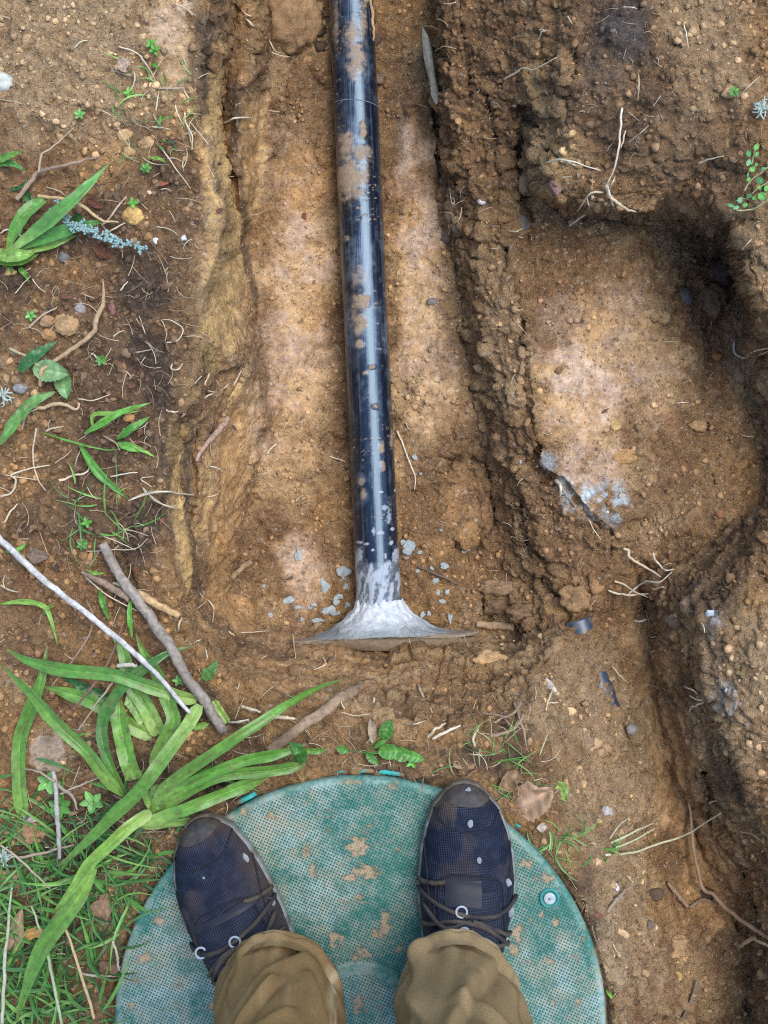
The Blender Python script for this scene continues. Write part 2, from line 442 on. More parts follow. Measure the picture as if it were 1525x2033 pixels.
def blobs(lst, pw=1.):
    """sum of soft elliptical patches (u, v, ru, rv, weight[, angle])"""
    out = np.zeros(UU.shape, np.float32)
    wob = fbm(UU / 60., VV / 60., oct=4, seed=21) * .55
    for b in lst:
        u, v, ru, rv, w = b[:5]
        an = math.radians(b[5]) if len(b) > 5 else 0
        dx, dy = UU - u, VV - v
        a = (dx * math.cos(an) + dy * math.sin(an)) / ru
        c = (-dx * math.sin(an) + dy * math.cos(an)) / rv
        d = np.sqrt(a * a + c * c) + wob
        out = np.maximum(out, w * (1 - smooth(.45, 1.15, d)))
    return out
def line_dist(poly):
    D = np.full(UU.shape, 1e6, np.float32)
    poly = np.array(poly, float)
    c0, c1 = np.searchsorted(UA, poly[:, 0].min() - 120), np.searchsorted(UA, poly[:, 0].max() + 120)
    r0, r1 = np.searchsorted(VA, poly[:, 1].min() - 120), np.searchsorted(VA, poly[:, 1].max() + 120)
    x, y = UU[r0:r1, c0:c1], VV[r0:r1, c0:c1]
    d = np.full(x.shape, 1e6)
    for (a, b), (c, e) in zip(poly[:-1], poly[1:]):
        t = np.clip(((x - a) * (c - a) + (y - b) * (e - b)) / ((c - a) ** 2 + (e - b) ** 2 + 1e-9), 0, 1)
        d = np.minimum(d, np.hypot(x - a - t * (c - a), y - b - t * (e - b)))
    D[r0:r1, c0:c1] = d
    return D

# cracks and grooves: (polyline, half width px, depth m)
GROOVES = [
 (R('X', (520,1230),(560,1450),(600,1600),(620,1800),(615,2000),(640,2033)), 5, .012),
 (R('Y', (610,0),(620,150),(660,250),(690,340),(640,440),(720,520),(800,520),(890,640),(960,720),(1070,800)), 6, .014),
 (R('Y', (600,620),(590,760),(660,880),(720,930),(700,1040),(790,1110)), 5, .010),
 (R('Y', (1070,800),(1040,920),(990,1000),(870,1050),(830,1150),(830,1250)), 6, .012),
 (R('S', (370,480),(470,530),(510,590),(550,640)), 3, .006),
 (R('Y', (170,400),(300,430),(390,510),(440,620),(430,720),(380,800)), 6, .007),
 (R('Y', (440,450),(450,650),(520,760),(600,830)), 5, .010),
 (R('X', (220,1200),(270,1350),(300,1480),(310,1650),(350,1850),(380,2030)), 7, .012),
 (R('X', (290,0),(300,130),(320,280),(340,480)), 6, .010),
 (R('X', (420,480),(470,640),(480,820),(500,960)), 7, .010),
 (R('X', (600,540),(620,640),(590,760),(580,880),(620,1050),(640,1180)), 12, .022),
 (R('X', (870,250),(850,500),(840,620),(810,700),(720,760)), 8, .010),
 (R('X', (150,470),(180,640),(190,830),(180,1050),(220,1200),(300,1200)), 8, .014),
 (R('X', (260,620),(250,780),(270,920),(330,1080),(370,1200)), 6, .010),
 (R('Q', (590,1300),(590,1450),(620,1580),(660,1690),(655,1850),(640,1950)), 5, .012),
 (R('Q', (470,560),(480,700),(480,850),(520,1000),(540,1130),(570,1250)), 7, .016),
 (R('Q', (520,420),(500,560),(490,640)), 6, .010),
 (R('W', (740,30),(700,140),(640,280),(560,440),(500,600)), 6, .010),
 (R('W', (400,480),(390,620),(400,730),(450,880),(450,1050),(470,1200),(500,1330),(600,1440)), 9, .014),
 (R('W', (560,1560),(650,1600),(800,1650),(930,1650)), 8, .010),
 (R('W', (640,1150),(660,1000),(700,850),(780,780)), 6, .006),
 (R('V', (690,260),(600,330),(570,420),(560,560),(600,700),(700,900),(790,1010)), 8, .014),
 (R('V', (460,960),(500,1050),(560,1150),(600,1300)), 7, .010),
 (R('V', (620,1000),(650,1080),(640,1180),(700,1300),(780,1400),(830,1560)), 8, .016),
 (R('H', (1400,560),(1420,620),(1440,700)), 6, .010),
 (R('W', (120,1030),(140,1130),(200,1250)), 10, .010),
 (R('V', (290,800),(300,850),(330,870)), 6, .008),
 (R('E', (880,770),(960,880),(1060,960)), 4, .004),
]
gro = np.zeros(UU.shape, np.float32)
wob = fbm(UU / 14., VV / 14., oct=2, seed=30) * 4
for poly, hw, dep in GROOVES:
    if poly[0][0] < 560: dep = dep * .75
    d = line_dist(poly)
    gro = np.maximum(gro, dep * (1 - smooth(hw * .2, hw * 1.5, d + np.abs(wob))))
# the round boot-heel print right of the pipe
d = np.hypot((UU - 925) / 62., (VV - 1000) / 92.)
ringp = np.exp(-((d - 1) / .10) ** 2) * ((UU > 900) | (VV < 940))
ZM = ZM - gro - .011 * ringp - .008 * (1 - smooth(.5, 1.0, d)) * 0.5

D_ = (CAM_H - ZM) / FPX
PX, PY, PZ = (UU - U0) * D_, -(VV - V0) * D_, ZM
def normals(PX, PY, PZ):
    gu = np.stack([np.gradient(a, axis=1) for a in (PX, PY, PZ)], -1)
    gv = np.stack([np.gradient(a, axis=0) for a in (PX, PY, PZ)], -1)
    n = np.cross(gv, gu)
    n /= np.linalg.norm(n, axis=-1)[..., None] + 1e-12
    return n
NRM = normals(PX, PY, PZ)
slope = 1 - np.clip(NRM[..., 2], 0, 1)
steep = smooth(.12, .5, blur(slope, 3))
near = 1 - smooth(1.0, 3.0, np.hypot(PX, PY))

# zones (1 inside): smooth trodden soil, rough clods, dark humus ...
compact = blobs([(590,620,80,330,.9),(600,1130,60,110,.9),(560,900,90,150,.6),(830,560,60,300,.95),(870,760,70,120,.8),(820,280,26,80,1.),(780,900,60,90,.5),
                 (1150,780,110,130,1.),(1180,930,90,90,.7),(1250,700,140,200,.55),(470,860,70,160,.95),(440,1040,50,140,.8),(930,1000,60,90,.6),(1310,1450,60,300,.9,-14),(1400,1720,50,200,.8,-20),
                 (640,1350,200,60,.4),(480,560,60,160,.6),(495,280,40,190,.9),(425,300,36,200,.7),(440,620,50,170,.8),(370,1020,50,190,.6),(430,1220,70,70,.8),(560,1300,160,40,.7),(340,60,50,120,.6),(1340,420,60,50,.9),(1460,700,40,180,.7)])
rough = 1 - .72 * compact
big = fbm(PX * 11, PY * 11, PZ * 11, oct=3, seed=40)
mid = fbm(PX * 38, PY * 38, PZ * 38, oct=3, seed=50)
fine = fbm(PX * 130, PY * 130, PZ * 130, oct=3, seed=60)
f1, f2, idv = worley(PX * 62 + .3 * mid, PY * 62 + PZ * 40 + .3 * fine, 70)
f1b, f2b, idb = worley(PX * 150 + .4 * fine, PY * 150 + PZ * 90, 75)
f1c, f2c, idc = worley(PX * 26 + .4 * mid, PY * 26 + PZ * 20 + .3 * mid, 77)
cl = np.clip(1 - f1 * 1.25, 0, 1) * (idv > .45) * (.4 + .6 * idv)
cl2 = np.clip(1 - f1b * 1.25, 0, 1) * (.3 + .7 * idb)
cl3 = np.clip(1 - f1c * 1.3, 0, 1) * (idc > .6)
left = smooth(430, 380, UU)
disp = (.009 * big * (1 - .5 * compact) + .0062 * mid * rough + .0036 * fine * (.3 + .7 * rough)
        + (.0050 * cl + .0036 * cl2 + .009 * cl3 * (1 - .6 * left)) * rough * (1 - .3 * steep))
# horizontal ledges and down-wall streaks on steep faces
led = fbm(PX * 9, PY * 9, PZ * 70, oct=3, seed=80)
led = led + .8 * (.5 - np.abs(fbm(PX * 14, PY * 5, PZ * 45, oct=3, seed=82)) * 2.4)
disp = disp + steep * (.0075 * (1 - .55 * smooth(620, 540, UU)) * led * (.4 + .6 * rough) + .0026 * np.abs(fbm(PX * 60 + PZ * 6, PY * 60, PZ * 5, oct=2, seed=84)))
crk = 1 - smooth(.0, .14, f2c - f1c); crk2 = 1 - smooth(.0, .16, f2 - f1)
disp = disp - (.0050 * crk + .0022 * crk2) * rough * np.clip(.2 * (UU > 880) + .8 * steep, 0, 1) * (1 - .6 * smooth(620, 540, UU)) + .0045 * (idc - .5) * rough * steep
# under the lid the ground is flat
lid_r = np.hypot(UU - 715, VV - 2033)
disp = np.where(lid_r < 480, disp * .1, disp)
disp = disp * (near * .95 + .05)
GX, GY, GZ = PX + NRM[..., 0] * disp, PY + NRM[..., 1] * disp, PZ + NRM[..., 2] * disp
GX = np.where(inner, GX, PX); GY = np.where(inner, GY, PY)
GZ = np.where(lid_r < 470, np.minimum(GZ, -.012), GZ)
GZ = GZ + .010 * np.exp(-((lid_r - 512) / 26.) ** 2) * (lid_r > 494)

# soil colours: soil differences, plus light and shade put into the left wall
def C3(r, g, b): return np.array([r, g, b], np.float32)
OCH, TAN, BRN = C3(.370, .212, .086), C3(.440, .305, .165), C3(.222, .124, .058)
GRY, HUM, RED = C3(.410, .295, .205), C3(.072, .050, .034), C3(.19, .085, .045)
CEM, YEL, BLK = C3(.42, .49, .51), C3(.50, .325, .125), C3(.07, .062, .058)
def lerp(c, t, w): return c * (1 - w[..., None]) + t * w[..., None]
fa = fbm(PX * 6, PY * 6, PZ * 6, oct=4, seed=90) * .5 + .5
fb = fbm(PX * 17 + 3, PY * 17, PZ * 17, oct=4, seed=95) * .5 + .5
fc_ = fbm(PX * 45 + 3, PY * 45, PZ * 45, oct=3, seed=97) * .5 + .5
c = np.broadcast_to(OCH, UU.shape + (3,)).astype(np.float32).copy()
c = lerp(c, TAN, smooth(.42, .62, fa) * .6)
c = lerp(c, BRN, smooth(.42, .60, fb) * .75)
c = lerp(c, BRN, blobs([(190,720,240,330,.75),(130,1180,230,200,.45),(330,470,110,170,.6),(120,460,150,120,.6)]))
c = lerp(c, RED, smooth(.60, .72, fc_) * .35)
c = lerp(c, TAN, blobs([(150,110,260,200,.75),(330,60,70,120,.8),(200,260,160,80,.4),(1400,120,120,200,.55),(1350,60,60,120,.5),(1470,1380,90,170,.8),(1500,1480,60,80,.6),(1230,1830,90,220,.6),(1090,1400,80,110,.7),(1150,1500,90,120,.5),(1230,1550,60,100,.4)]))
c = lerp(c, BRN, blobs([(1240,200,160,220,.65),(1440,330,120,130,.7),(1000,150,110,260,.7),(1230,330,130,110,.6),(1060,1080,120,150,.75),(1380,950,110,170,.55),(1420,560,90,170,.9),(980,1330,260,60,.4),(640,1300,300,40,.55),(1240,1180,90,120,.6),(120,1250,200,90,.35),(620,200,90,100,.5),(560,1060,80,110,.5),(950,1160,80,80,.6),(620,900,70,90,.35),(400,1250,80,60,.5),(480,1290,120,40,.7)]))
c = lerp(c, OCH * .92, blobs([(1310,1440,55,300,.95,-14),(1400,1720,50,190,.9,-20),(800,1330,300,60,.6),(470,860,70,160,.4),(440,1040,50,140,.8),(430,1240,60,60,.6)]))
c = lerp(c, YEL, blobs([(440,600,42,170,.9,8),(420,300,22,190,.85),(350,960,24,150,.85),(360,1120,30,100,.8),(505,300,24,160,.55),(1070,220,40,120,.5),(1110,300,40,60,.6),(470,480,20,90,.8)]) * (.5 + .5 * smooth(.35, .6, fb)))
c = lerp(c, GRY, blobs([(600,600,70,230,.75),(600,1130,55,100,.85),(835,560,55,280,.8),(860,700,60,120,.6),(803,280,22,85,.95),(1150,780,100,110,.95),(1180,920,90,80,.7),(1240,700,120,150,.5),(1130,640,80,60,.4),(540,700,40,120,.5),(580,350,60,120,.4),(520,830,40,100,.45),(340,50,40,100,.6),(1170,1440,30,110,.6,-10),(1200,1900,40,120,.4)]) * (.12 + .88 * smooth(.42, .54, fb * .4 + fc_ * .45 + .15 * (fine * .5 + .5))))
strata = fbm(PX * 7, PY * 4, PZ * 95, oct=4, seed=99) * .5 + .5
c = lerp(c, BRN * .8, steep * smooth(.50, .66, strata) * .65)
c = lerp(c, TAN, steep * smooth(.46, .34, strata) * .45)
bw = fbm(UU / 9., VV / 34., oct=3, seed=51) * 9
def band(poly, hw): return 1 - smooth(.35, 1.25, np.maximum(line_dist(poly) + bw, 0) / hw)
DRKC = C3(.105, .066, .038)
for w_, t_, poly, hw in [  # clay strata; wall light and recess shade are partly put into these colours
    (.8, OCH * .95, R('Q',(610,650),(610,800),(608,1000),(608,1200)), 17),
    (.75, OCH * .95, R('W',(700,400),(680,520),(690,650),(640,850),(600,1050),(570,1200),(640,1330),(760,1400)), 30),
    (.9, YEL, R('Q',(400,420),(380,520),(392,640),(430,760),(455,900),(485,1050),(515,1200),(540,1350),(550,1470)), 15),
    (.85, YEL, R('Q',(450,1560),(420,1700),(400,1850),(385,2000),(375,2100)), 22),
    (.6, YEL, R('Q',(520,1560),(500,1700),(490,1850),(500,2000)), 14),
    (.9, YEL, R('W',(385,430),(363,560),(370,680),(393,800),(400,900),(418,1000),(430,1100),(425,1230)), 14),
    (.6, YEL, R('W',(545,600),(548,720),(540,850),(500,980)), 8),
    (.8, YEL * .9, R('W',(690,190),(655,270),(640,320)), 6),
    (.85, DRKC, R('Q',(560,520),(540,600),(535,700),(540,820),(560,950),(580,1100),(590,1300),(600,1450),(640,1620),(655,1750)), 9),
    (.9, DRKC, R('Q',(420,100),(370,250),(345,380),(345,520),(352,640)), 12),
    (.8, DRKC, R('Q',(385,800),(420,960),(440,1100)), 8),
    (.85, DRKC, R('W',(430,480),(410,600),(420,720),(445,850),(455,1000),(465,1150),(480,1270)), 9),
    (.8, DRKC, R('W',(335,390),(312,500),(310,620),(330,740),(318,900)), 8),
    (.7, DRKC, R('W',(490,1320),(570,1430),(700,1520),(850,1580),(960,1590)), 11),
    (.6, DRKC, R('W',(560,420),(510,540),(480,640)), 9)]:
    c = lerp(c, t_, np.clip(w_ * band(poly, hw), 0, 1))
c = lerp(c, TAN, blobs([(1210,1620,110,330,.55),(1160,1380,90,160,.5),(1000,640,40,200,.45,-8),(960,500,26,120,.4)]))
hum = blobs([(260,610,190,110,.9),(350,690,90,150,.95),(140,620,160,80,.7),(200,900,190,120,.6),(120,1030,160,70,.6),(350,400,80,120,.7),(260,420,110,60,.6),(300,640,110,150,.95),(370,560,40,160,.5),(340,760,70,110,.8),(310,330,90,120,.6),(230,500,140,80,.55),(60,560,90,90,.75),(290,900,60,120,.75),(290,1060,70,110,.8),(250,1150,40,80,.7),(180,760,150,90,.45),(90,1000,110,60,.4),(420,1400,110,60,.75),(350,1560,200,110,.85),(150,1700,190,110,.8),(120,1930,180,140,.9),(620,1490,200,50,.75),(850,1510,160,40,.85),(1030,1540,90,70,.8),(1080,1690,60,90,.75),(1150,1800,40,110,.65),
             (1230,90,80,130,.9),(1270,230,130,120,.6),(1180,210,60,70,.5),(465,230,20,80,.7),(1060,260,22,80,.6),(1470,480,70,120,.55),(1420,300,100,80,.45),(1440,1180,70,70,.55),(395,120,24,110,.8),(383,1000,10,150,.55),(290,1330,120,50,.5),(1010,1470,60,40,.6),(1460,1560,50,60,.6)])
hum = np.clip(hum * (.45 + .75 * smooth(.3, .62, fb)), 0, 1)
c = lerp(c, HUM, hum * .92)
c = lerp(c, BLK * 1.6, blobs([(1235,70,50,70,.55),(1200,150,60,50,.35),(1420,1330,30,80,.4)]) * (.4 + .6 * smooth(.4, .6, fc_)))
cem = blobs([(1195,985,70,40,1.,-24),(1230,1010,36,40,1.),(1090,915,28,26,.9),(1150,985,60,22,.8,30),(1175,1000,26,18,1.,30),(1448,1390,26,40,.55),(1420,1240,16,30,.5),(680,1140,20,20,.5),(810,1090,18,26,.6)])
cem = np.clip(cem * smooth(.47, .60, fb * .25 + fc_ * .45 + .35 * (fine * .5 + .5)), 0, 1)
c = lerp(c, CEM, cem * .85)
c = c * (1 + .22 * fine[..., None]) * (1 + .25 * (idv - .5)[..., None] * (cl > 0.02)[..., None]) * (1 + .25 * (idb - .5)[..., None])
grass_far = smooth(1.0, 2.6, np.hypot(PX, PY))
c = lerp(c, C3(.075, .085, .03), grass_far * smooth(.35, .6, fb) * .8)
c = np.clip(c, .01, .8)

RGH = np.clip(.10 + .90 * rough, 0, 1)
ground = make_mesh('ground', np.stack([GX, GY, GZ], -1).reshape(-1, 3), grid_faces(*UU.shape)[:, ::-1], M_SOIL, None,
                   c.reshape(-1, 3), True, None, {'rough': RGH, 'speck': np.clip(1 - hum * .7 - cem * .8, 0, 1)})
ground['kind'] = 'structure'
ground['label'] = 'brown clay ground with an open trench and stepped earth banks'

def g_index(u, v):
    return (np.interp(v, VA, np.arange(len(VA))), np.interp(u, UA, np.arange(len(UA))))
def gz(u, v, arr=None):
    A = GZ if arr is None else arr
    r, k = g_index(u, v)
    r0, k0 = np.minimum(np.floor(r).astype(int), A.shape[0] - 2), np.minimum(np.floor(k).astype(int), A.shape[1] - 2)
    fr_, fk = r - r0, k - k0
    return (A[r0, k0] * (1 - fr_) + A[r0 + 1, k0] * fr_) * (1 - fk) + (A[r0, k0 + 1] * (1 - fr_) + A[r0 + 1, k0 + 1] * fr_) * fk
def gcol(u, v):
    r, k = g_index(u, v)
    return c[np.rint(r).astype(int), np.rint(k).astype(int)]
def on(u, v, lift=0.):
    z = float(gz(np.array(float(u)), np.array(float(v)))) + lift
    return unp(u, v, z)

# ------------------------------------------------------------------ loose crumbs (uncountable), joined
def crumb_shapes(n, seed):
    out = []
    rg = np.random.default_rng(seed)
    ph = (1 + 5 ** .5) / 2
    ico = np.array([(-1, ph, 0), (1, ph, 0), (-1, -ph, 0), (1, -ph, 0), (0, -1, ph), (0, 1, ph), (0, -1, -ph), (0, 1, -ph), (ph, 0, -1), (ph, 0, 1), (-ph, 0, -1), (-ph, 0, 1)], float)
    ico /= np.linalg.norm(ico[0])
    F = np.array([(0, 11, 5), (0, 5, 1), (0, 1, 7), (0, 7, 10), (0, 10, 11), (1, 5, 9), (5, 11, 4), (11, 10, 2), (10, 7, 6), (7, 1, 8), (3, 9, 4), (3, 4, 2), (3, 2, 6), (3, 6, 8), (3, 8, 9), (4, 9, 5), (2, 4, 11), (6, 2, 10), (8, 6, 7), (9, 8, 1)])
    for i in range(n):
        q = ico * (1 + rg.uniform(-.42, .42, (12, 1))) * np.array([1, rg.uniform(.65, 1), rg.uniform(.5, .85)])
        out.append(q)
    return out, F
SHP, ICOF = crumb_shapes(14, 3)
def scatter_crumbs(name, u, v, size, colmul, label):
    n = len(u)
    z = gz(u, v)
    d = (CAM_H - z) / FPX
    P = np.stack([(u - U0) * d, -(v - V0) * d, z], -1)
    a = RNG.uniform(0, 6.283, n); s = RNG.integers(0, len(SHP), n)
    base = np.array(SHP)[s] * size[:, None, None]
    ca, sa = np.cos(a)[:, None], np.sin(a)[:, None]
    x = base[..., 0] * ca - base[..., 1] * sa; y = base[..., 0] * sa + base[..., 1] * ca
    V = np.stack([x, y, base[..., 2]], -1) + P[:, None, :] + np.array([0, 0, 1]) * (size * .02)[:, None, None]
    F = (ICOF[None] + (np.arange(n) * 12)[:, None, None]).reshape(-1, 3)
    cc = gcol(u, v) * colmul[:, None]
    o = make_mesh(name, V.reshape(-1, 3), F, M_CRUMB, None, np.repeat(np.clip(cc, .01, .8), 12, 0), False)
    o['kind'] = 'stuff'; o['label'] = label; o['category'] = 'soil'
    return o
def pick(n, box, keep):
    u = RNG.uniform(box[0], box[2], n * 3); v = RNG.uniform(box[1], box[3], n * 3)
    k = RNG.uniform(0, 1, n * 3) < keep(u, v)
    return u[k][:n], v[k][:n]
r_comp = lambda u, v: gz(u, v, compact)
r_steep = lambda u, v: gz(u, v, steep)
off_lid = lambda u, v: (np.hypot(u - 715, v - 2033) > 500)
off_pipe = lambda u, v: ~((np.abs(u - (752 - (1190 - v) * .0462)) < 50) & (v < 1290))
u, v = pick(15000, (-110, -110, 440, 2150), lambda u, v: .75 * off_lid(u, v) * (1 - r_steep(u, v)) * (1 - .8 * r_comp(u, v)) * (fbm(u / 90., v / 90., oct=3, seed=5) > -.25))
sz = .0007 + .0054 * RNG.power(.30, len(u)) ** 3.6
scatter_crumbs('topsoil_crumbs', u, v, sz, RNG.uniform(.6, 1.45, len(u)), 'loose brown soil crumbs strewn over the ground left of the trench')
u, v = pick(4500, (480, -100, 1000, 1290), lambda u, v: off_pipe(u, v) * (1 - .75 * r_comp(u, v)) * (1 - .7 * r_steep(u, v)) * (fbm(u / 80., v / 80., oct=3, seed=15) > -.15))
sz = .0007 + .0042 * RNG.power(.35, len(u)) ** 3.2
scatter_crumbs('trench_crumbs', u, v, sz, RNG.uniform(.65, 1.35, len(u)), 'fine loose soil crumbs on the trench floor beside the black pipe')
u, v = pick(15500, (870, -100, 1640, 2150), lambda u, v: off_lid(u, v) * (1 - .85 * r_comp(u, v)) * (1 - .55 * r_steep(u, v)) * ((u > 930) | (v > 1280)))
sz = .0007 + .0056 * RNG.power(.30, len(u)) ** 3.8
scatter_crumbs('bank_crumbs', u, v, sz, RNG.uniform(.6, 1.4, len(u)), 'loose soil crumbs on the shelf and banks right of the trench')

# ------------------------------------------------------------------ black drain pipe
def px_blob(u, v, lst, seed=0, wobs=.5, sc=9.):
    out = np.zeros(u.shape)
    w = fbm(u / sc, v / sc, oct=4, seed=seed) * wobs
    for b in lst:
        d = np.hypot((u - b[0]) / b[2], (v - b[1]) / b[3]) + w
        out = np.maximum(out, (b[4] if len(b) > 4 else 1.) * (1 - smooth(.35, 1.25, d)))
    return out
PIPE_Z, PIPE_R = -.262, .0325
def pipe_u(v): return 752 - (1190 - v) * .0462
def make_pipe():
    rows = np.r_[np.linspace(-760, -70, 24), np.arange(-60, 1235, 2.2)]
    ns = 88
    th = np.linspace(0, 2 * math.pi, ns, endpoint=False) + math.pi / 2
    A, Bp = unp(pipe_u(-760), -760, PIPE_Z), unp(pipe_u(1232), 1232, PIPE_Z)
    ax = (Bp - A) / np.linalg.norm(Bp - A)
    side = np.cross(ax, [0, 0, 1.]); side /= np.linalg.norm(side)
    if side[0] < 0: side = -side
    T, VR = np.meshgrid(th, rows)
    t = (rows - rows[0]) / (rows[-1] - rows[0])
    ctr = A[None] * (1 - t[:, None]) + Bp[None] * t[:, None]
    off = np.cos(T); up = np.sin(T)
    uu = pipe_u(VR) + 44 * off
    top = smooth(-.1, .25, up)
    mud = px_blob(uu, VR, [(690,365,30,46),(688,302,18,28),(719,322,20,22,.85),(705,395,22,14,.8),(722,360,14,30,.55),(708,140,18,40,.9),(700,95,16,40,.6),(722,60,10,50,.55),(715,560,20,24,.5),(725,8,11,13),(698,89,8,10),(722,273,6,22),(719,606,18,18),(716,647,14,28,.9),(705,625,10,40,.5),(715,688,8,9),(724,747,5,5),(739,735,6,5),(744,812,7,6),(758,895,6,15,.9),(761,930,5,13,.9),(719,957,9,9,.7),(722,984,6,12,.7),(777,875,5,18,.7),(668,60,6,60,.55),(748,40,3,90,.8),(690,480,6,6,.7)], 3) * top
    mud = np.maximum(mud, .8 * smooth(.46, .6, fbm(uu / 5., VR / 5., oct=3, seed=12)) * smooth(.0, .35, fbm(uu / 60., VR / 60., oct=2, seed=14)) * top)
    cemm = smooth(1128, 1106, 2 * 1117 - VR + fbm(uu / 11., VR / 60., oct=2, seed=20) * -26 - 8)
    cemm = cemm * (.35 + .5 * smooth(-.15, .3, fbm(uu / 6. + VR / 40, VR / 22., oct=3, seed=22)))
    cemm = np.maximum(cemm, px_blob(uu, VR, [(713,1100,11,20,.7),(772,1025,5,22,.6),(765,1010,10,6,.6),(757,1060,11,4,.7),(742,1055,4,9,.7),(777,1079,4,5),(779,1052,5,4),(741,1092,4,3),(715,1076,8,3,.8),(728,1079,6,3,.8),(757,980,6,3,.8),(786,978,4,4),(766,1106,3,7,.8),(786,1105,9,22,.7)], 25, .6, 5.))
    cemm = np.clip(cemm, 0, 1)
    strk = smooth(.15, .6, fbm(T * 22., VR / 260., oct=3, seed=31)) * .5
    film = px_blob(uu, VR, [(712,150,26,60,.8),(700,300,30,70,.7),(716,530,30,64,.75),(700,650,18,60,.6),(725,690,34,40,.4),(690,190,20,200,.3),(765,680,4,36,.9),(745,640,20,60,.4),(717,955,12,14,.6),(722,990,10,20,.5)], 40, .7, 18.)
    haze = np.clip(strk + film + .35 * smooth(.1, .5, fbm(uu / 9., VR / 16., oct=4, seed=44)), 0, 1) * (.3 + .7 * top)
    rad = PIPE_R + .0011 * mud * (1 + .5 * fbm(uu / 3., VR / 3., oct=2, seed=46)) + .0012 * cemm * smooth(1110, 1190, VR)
    V = ctr[:, None, :] + rad[..., None] * (off[..., None] * side + up[..., None] * np.array([0, 0, 1.]))
    m, nt, p = new_mat('black_plastic_muddy')
    L = nt.links.new
    a = {k: N(nt, 'ShaderNodeAttribute', attribute_name=k).outputs['Fac'] for k in ('mud', 'cem', 'haze')}
    co = N(nt, 'ShaderNodeTexCoord').outputs['Object']
    n1 = N(nt, 'ShaderNodeTexNoise', Scale=260., Detail=6., Roughness=.7); L(co, n1.inputs[0])
    mp = N(nt, 'ShaderNodeMapping'); mp.inputs['Scale'].default_value = (1, .02, 1); L(co, mp.inputs[0])
    n2 = N(nt, 'ShaderNodeTexNoise', Scale=700., Detail=4., Roughness=.6); L(mp.outputs[0], n2.inputs[0])
    n4 = N(nt, 'ShaderNodeTexNoise', Scale=90., Detail=8., Roughness=.75); L(co, n4.inputs[0])
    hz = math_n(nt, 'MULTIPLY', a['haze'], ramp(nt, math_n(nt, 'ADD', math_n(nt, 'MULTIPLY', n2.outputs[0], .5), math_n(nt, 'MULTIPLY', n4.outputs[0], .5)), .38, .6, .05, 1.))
    md = ramp(nt, math_n(nt, 'ADD', a['mud'], math_n(nt, 'MULTIPLY_ADD', n4.outputs[0], 2.6, -1.3)), .25, .95)
    cm = ramp(nt, math_n(nt, 'ADD', a['cem'], math_n(nt, 'MULTIPLY_ADD', n1.outputs[0], .6, -.3)), .2, .75)
    cc = mix_c(nt, math_n(nt, 'MULTIPLY', hz, .42), (.007, .011, .021), (.30, .39, .50))  # dusty film and streaks, coloured blue to stand in for reflected sky
    cc = mix_c(nt, math_n(nt, 'MULTIPLY', cm, .8), cc, (.42, .47, .52))
    mudc = mix_c(nt, ramp(nt, n1.outputs[0], .3, .7), (.22, .13, .065), (.44, .33, .20))
    cc = mix_c(nt, math_n(nt, 'MULTIPLY', md, math_n(nt, 'MULTIPLY_ADD', n1.outputs[0], .5, .55, True)), cc, mudc)
    fl = math_n(nt, 'MULTIPLY', ramp(nt, a['mud'], .0, .55), ramp(nt, n4.outputs[0], .34, .66, .1, .6))
    cc = mix_c(nt, fl, cc, (.33, .24, .15))
    L(cc, p.inputs['Base Color'])
    r = math_n(nt, 'MULTIPLY_ADD', n2.outputs[0], .30, .02)
    r = math_n(nt, 'MULTIPLY_ADD', hz, .22, r)
    r = math_n(nt, 'MAXIMUM', r, math_n(nt, 'MULTIPLY', fl, .9))
    r = math_n(nt, 'MAXIMUM', r, math_n(nt, 'MULTIPLY', cm, .6))
    r = math_n(nt, 'MAXIMUM', r, math_n(nt, 'MULTIPLY', md, .9))
    L(r, p.inputs['Roughness'])
    p.inputs['Specular IOR Level'].default_value = .85
    p.inputs['Specular Tint'].default_value = (.58, .80, 1., 1)
    b = N(nt, 'ShaderNodeBump', Strength=.35, Distance=.0008)
    L(math_n(nt, 'MULTIPLY_ADD', n2.outputs[0], .55, math_n(nt, 'MULTIPLY', n1.outputs[0], math_n(nt, 'ADD', math_n(nt, 'MAXIMUM', md, cm), .03))), b.inputs['Height']); L(b.outputs[0], p.inputs['Normal'])
    root = empty('drain_pipe', tuple(A + np.array([0, 0, -PIPE_R])))
    at_parent(make_mesh('pipe_tube', V.reshape(-1, 3), grid_faces(len(rows), ns, True), m, None, None, True, None, {'mud': mud, 'cem': cemm, 'haze': haze}), root)
    # glued joint line and a short scrape ridge
    vj = 214
    tj = (vj - rows[0]) / (rows[-1] - rows[0]); cj = A * (1 - tj) + Bp * tj
    ang = np.linspace(0, 2 * math.pi, 49)[:-1]
    P = np.array([cj + (PIPE_R + .0004) * (math.cos(q) * side + math.sin(q) * np.array([0, 0, 1.])) + ax * .004 * math.cos(q) for q in ang])
    P = np.vstack([P, P[:1]])
    Vt, Ft = tube_geo(P, .0006, 5)
    at_parent(make_mesh('joint_line', Vt, Ft, M_MORTAR, None, np.tile([.2, .24, .27], (len(Vt), 1))), root)
    tag(root, 'long black plastic drain pipe smeared with mud lying along the trench', 'pipe')
    return Bp, ax, side
PB, PAX, PSIDE = make_pipe()

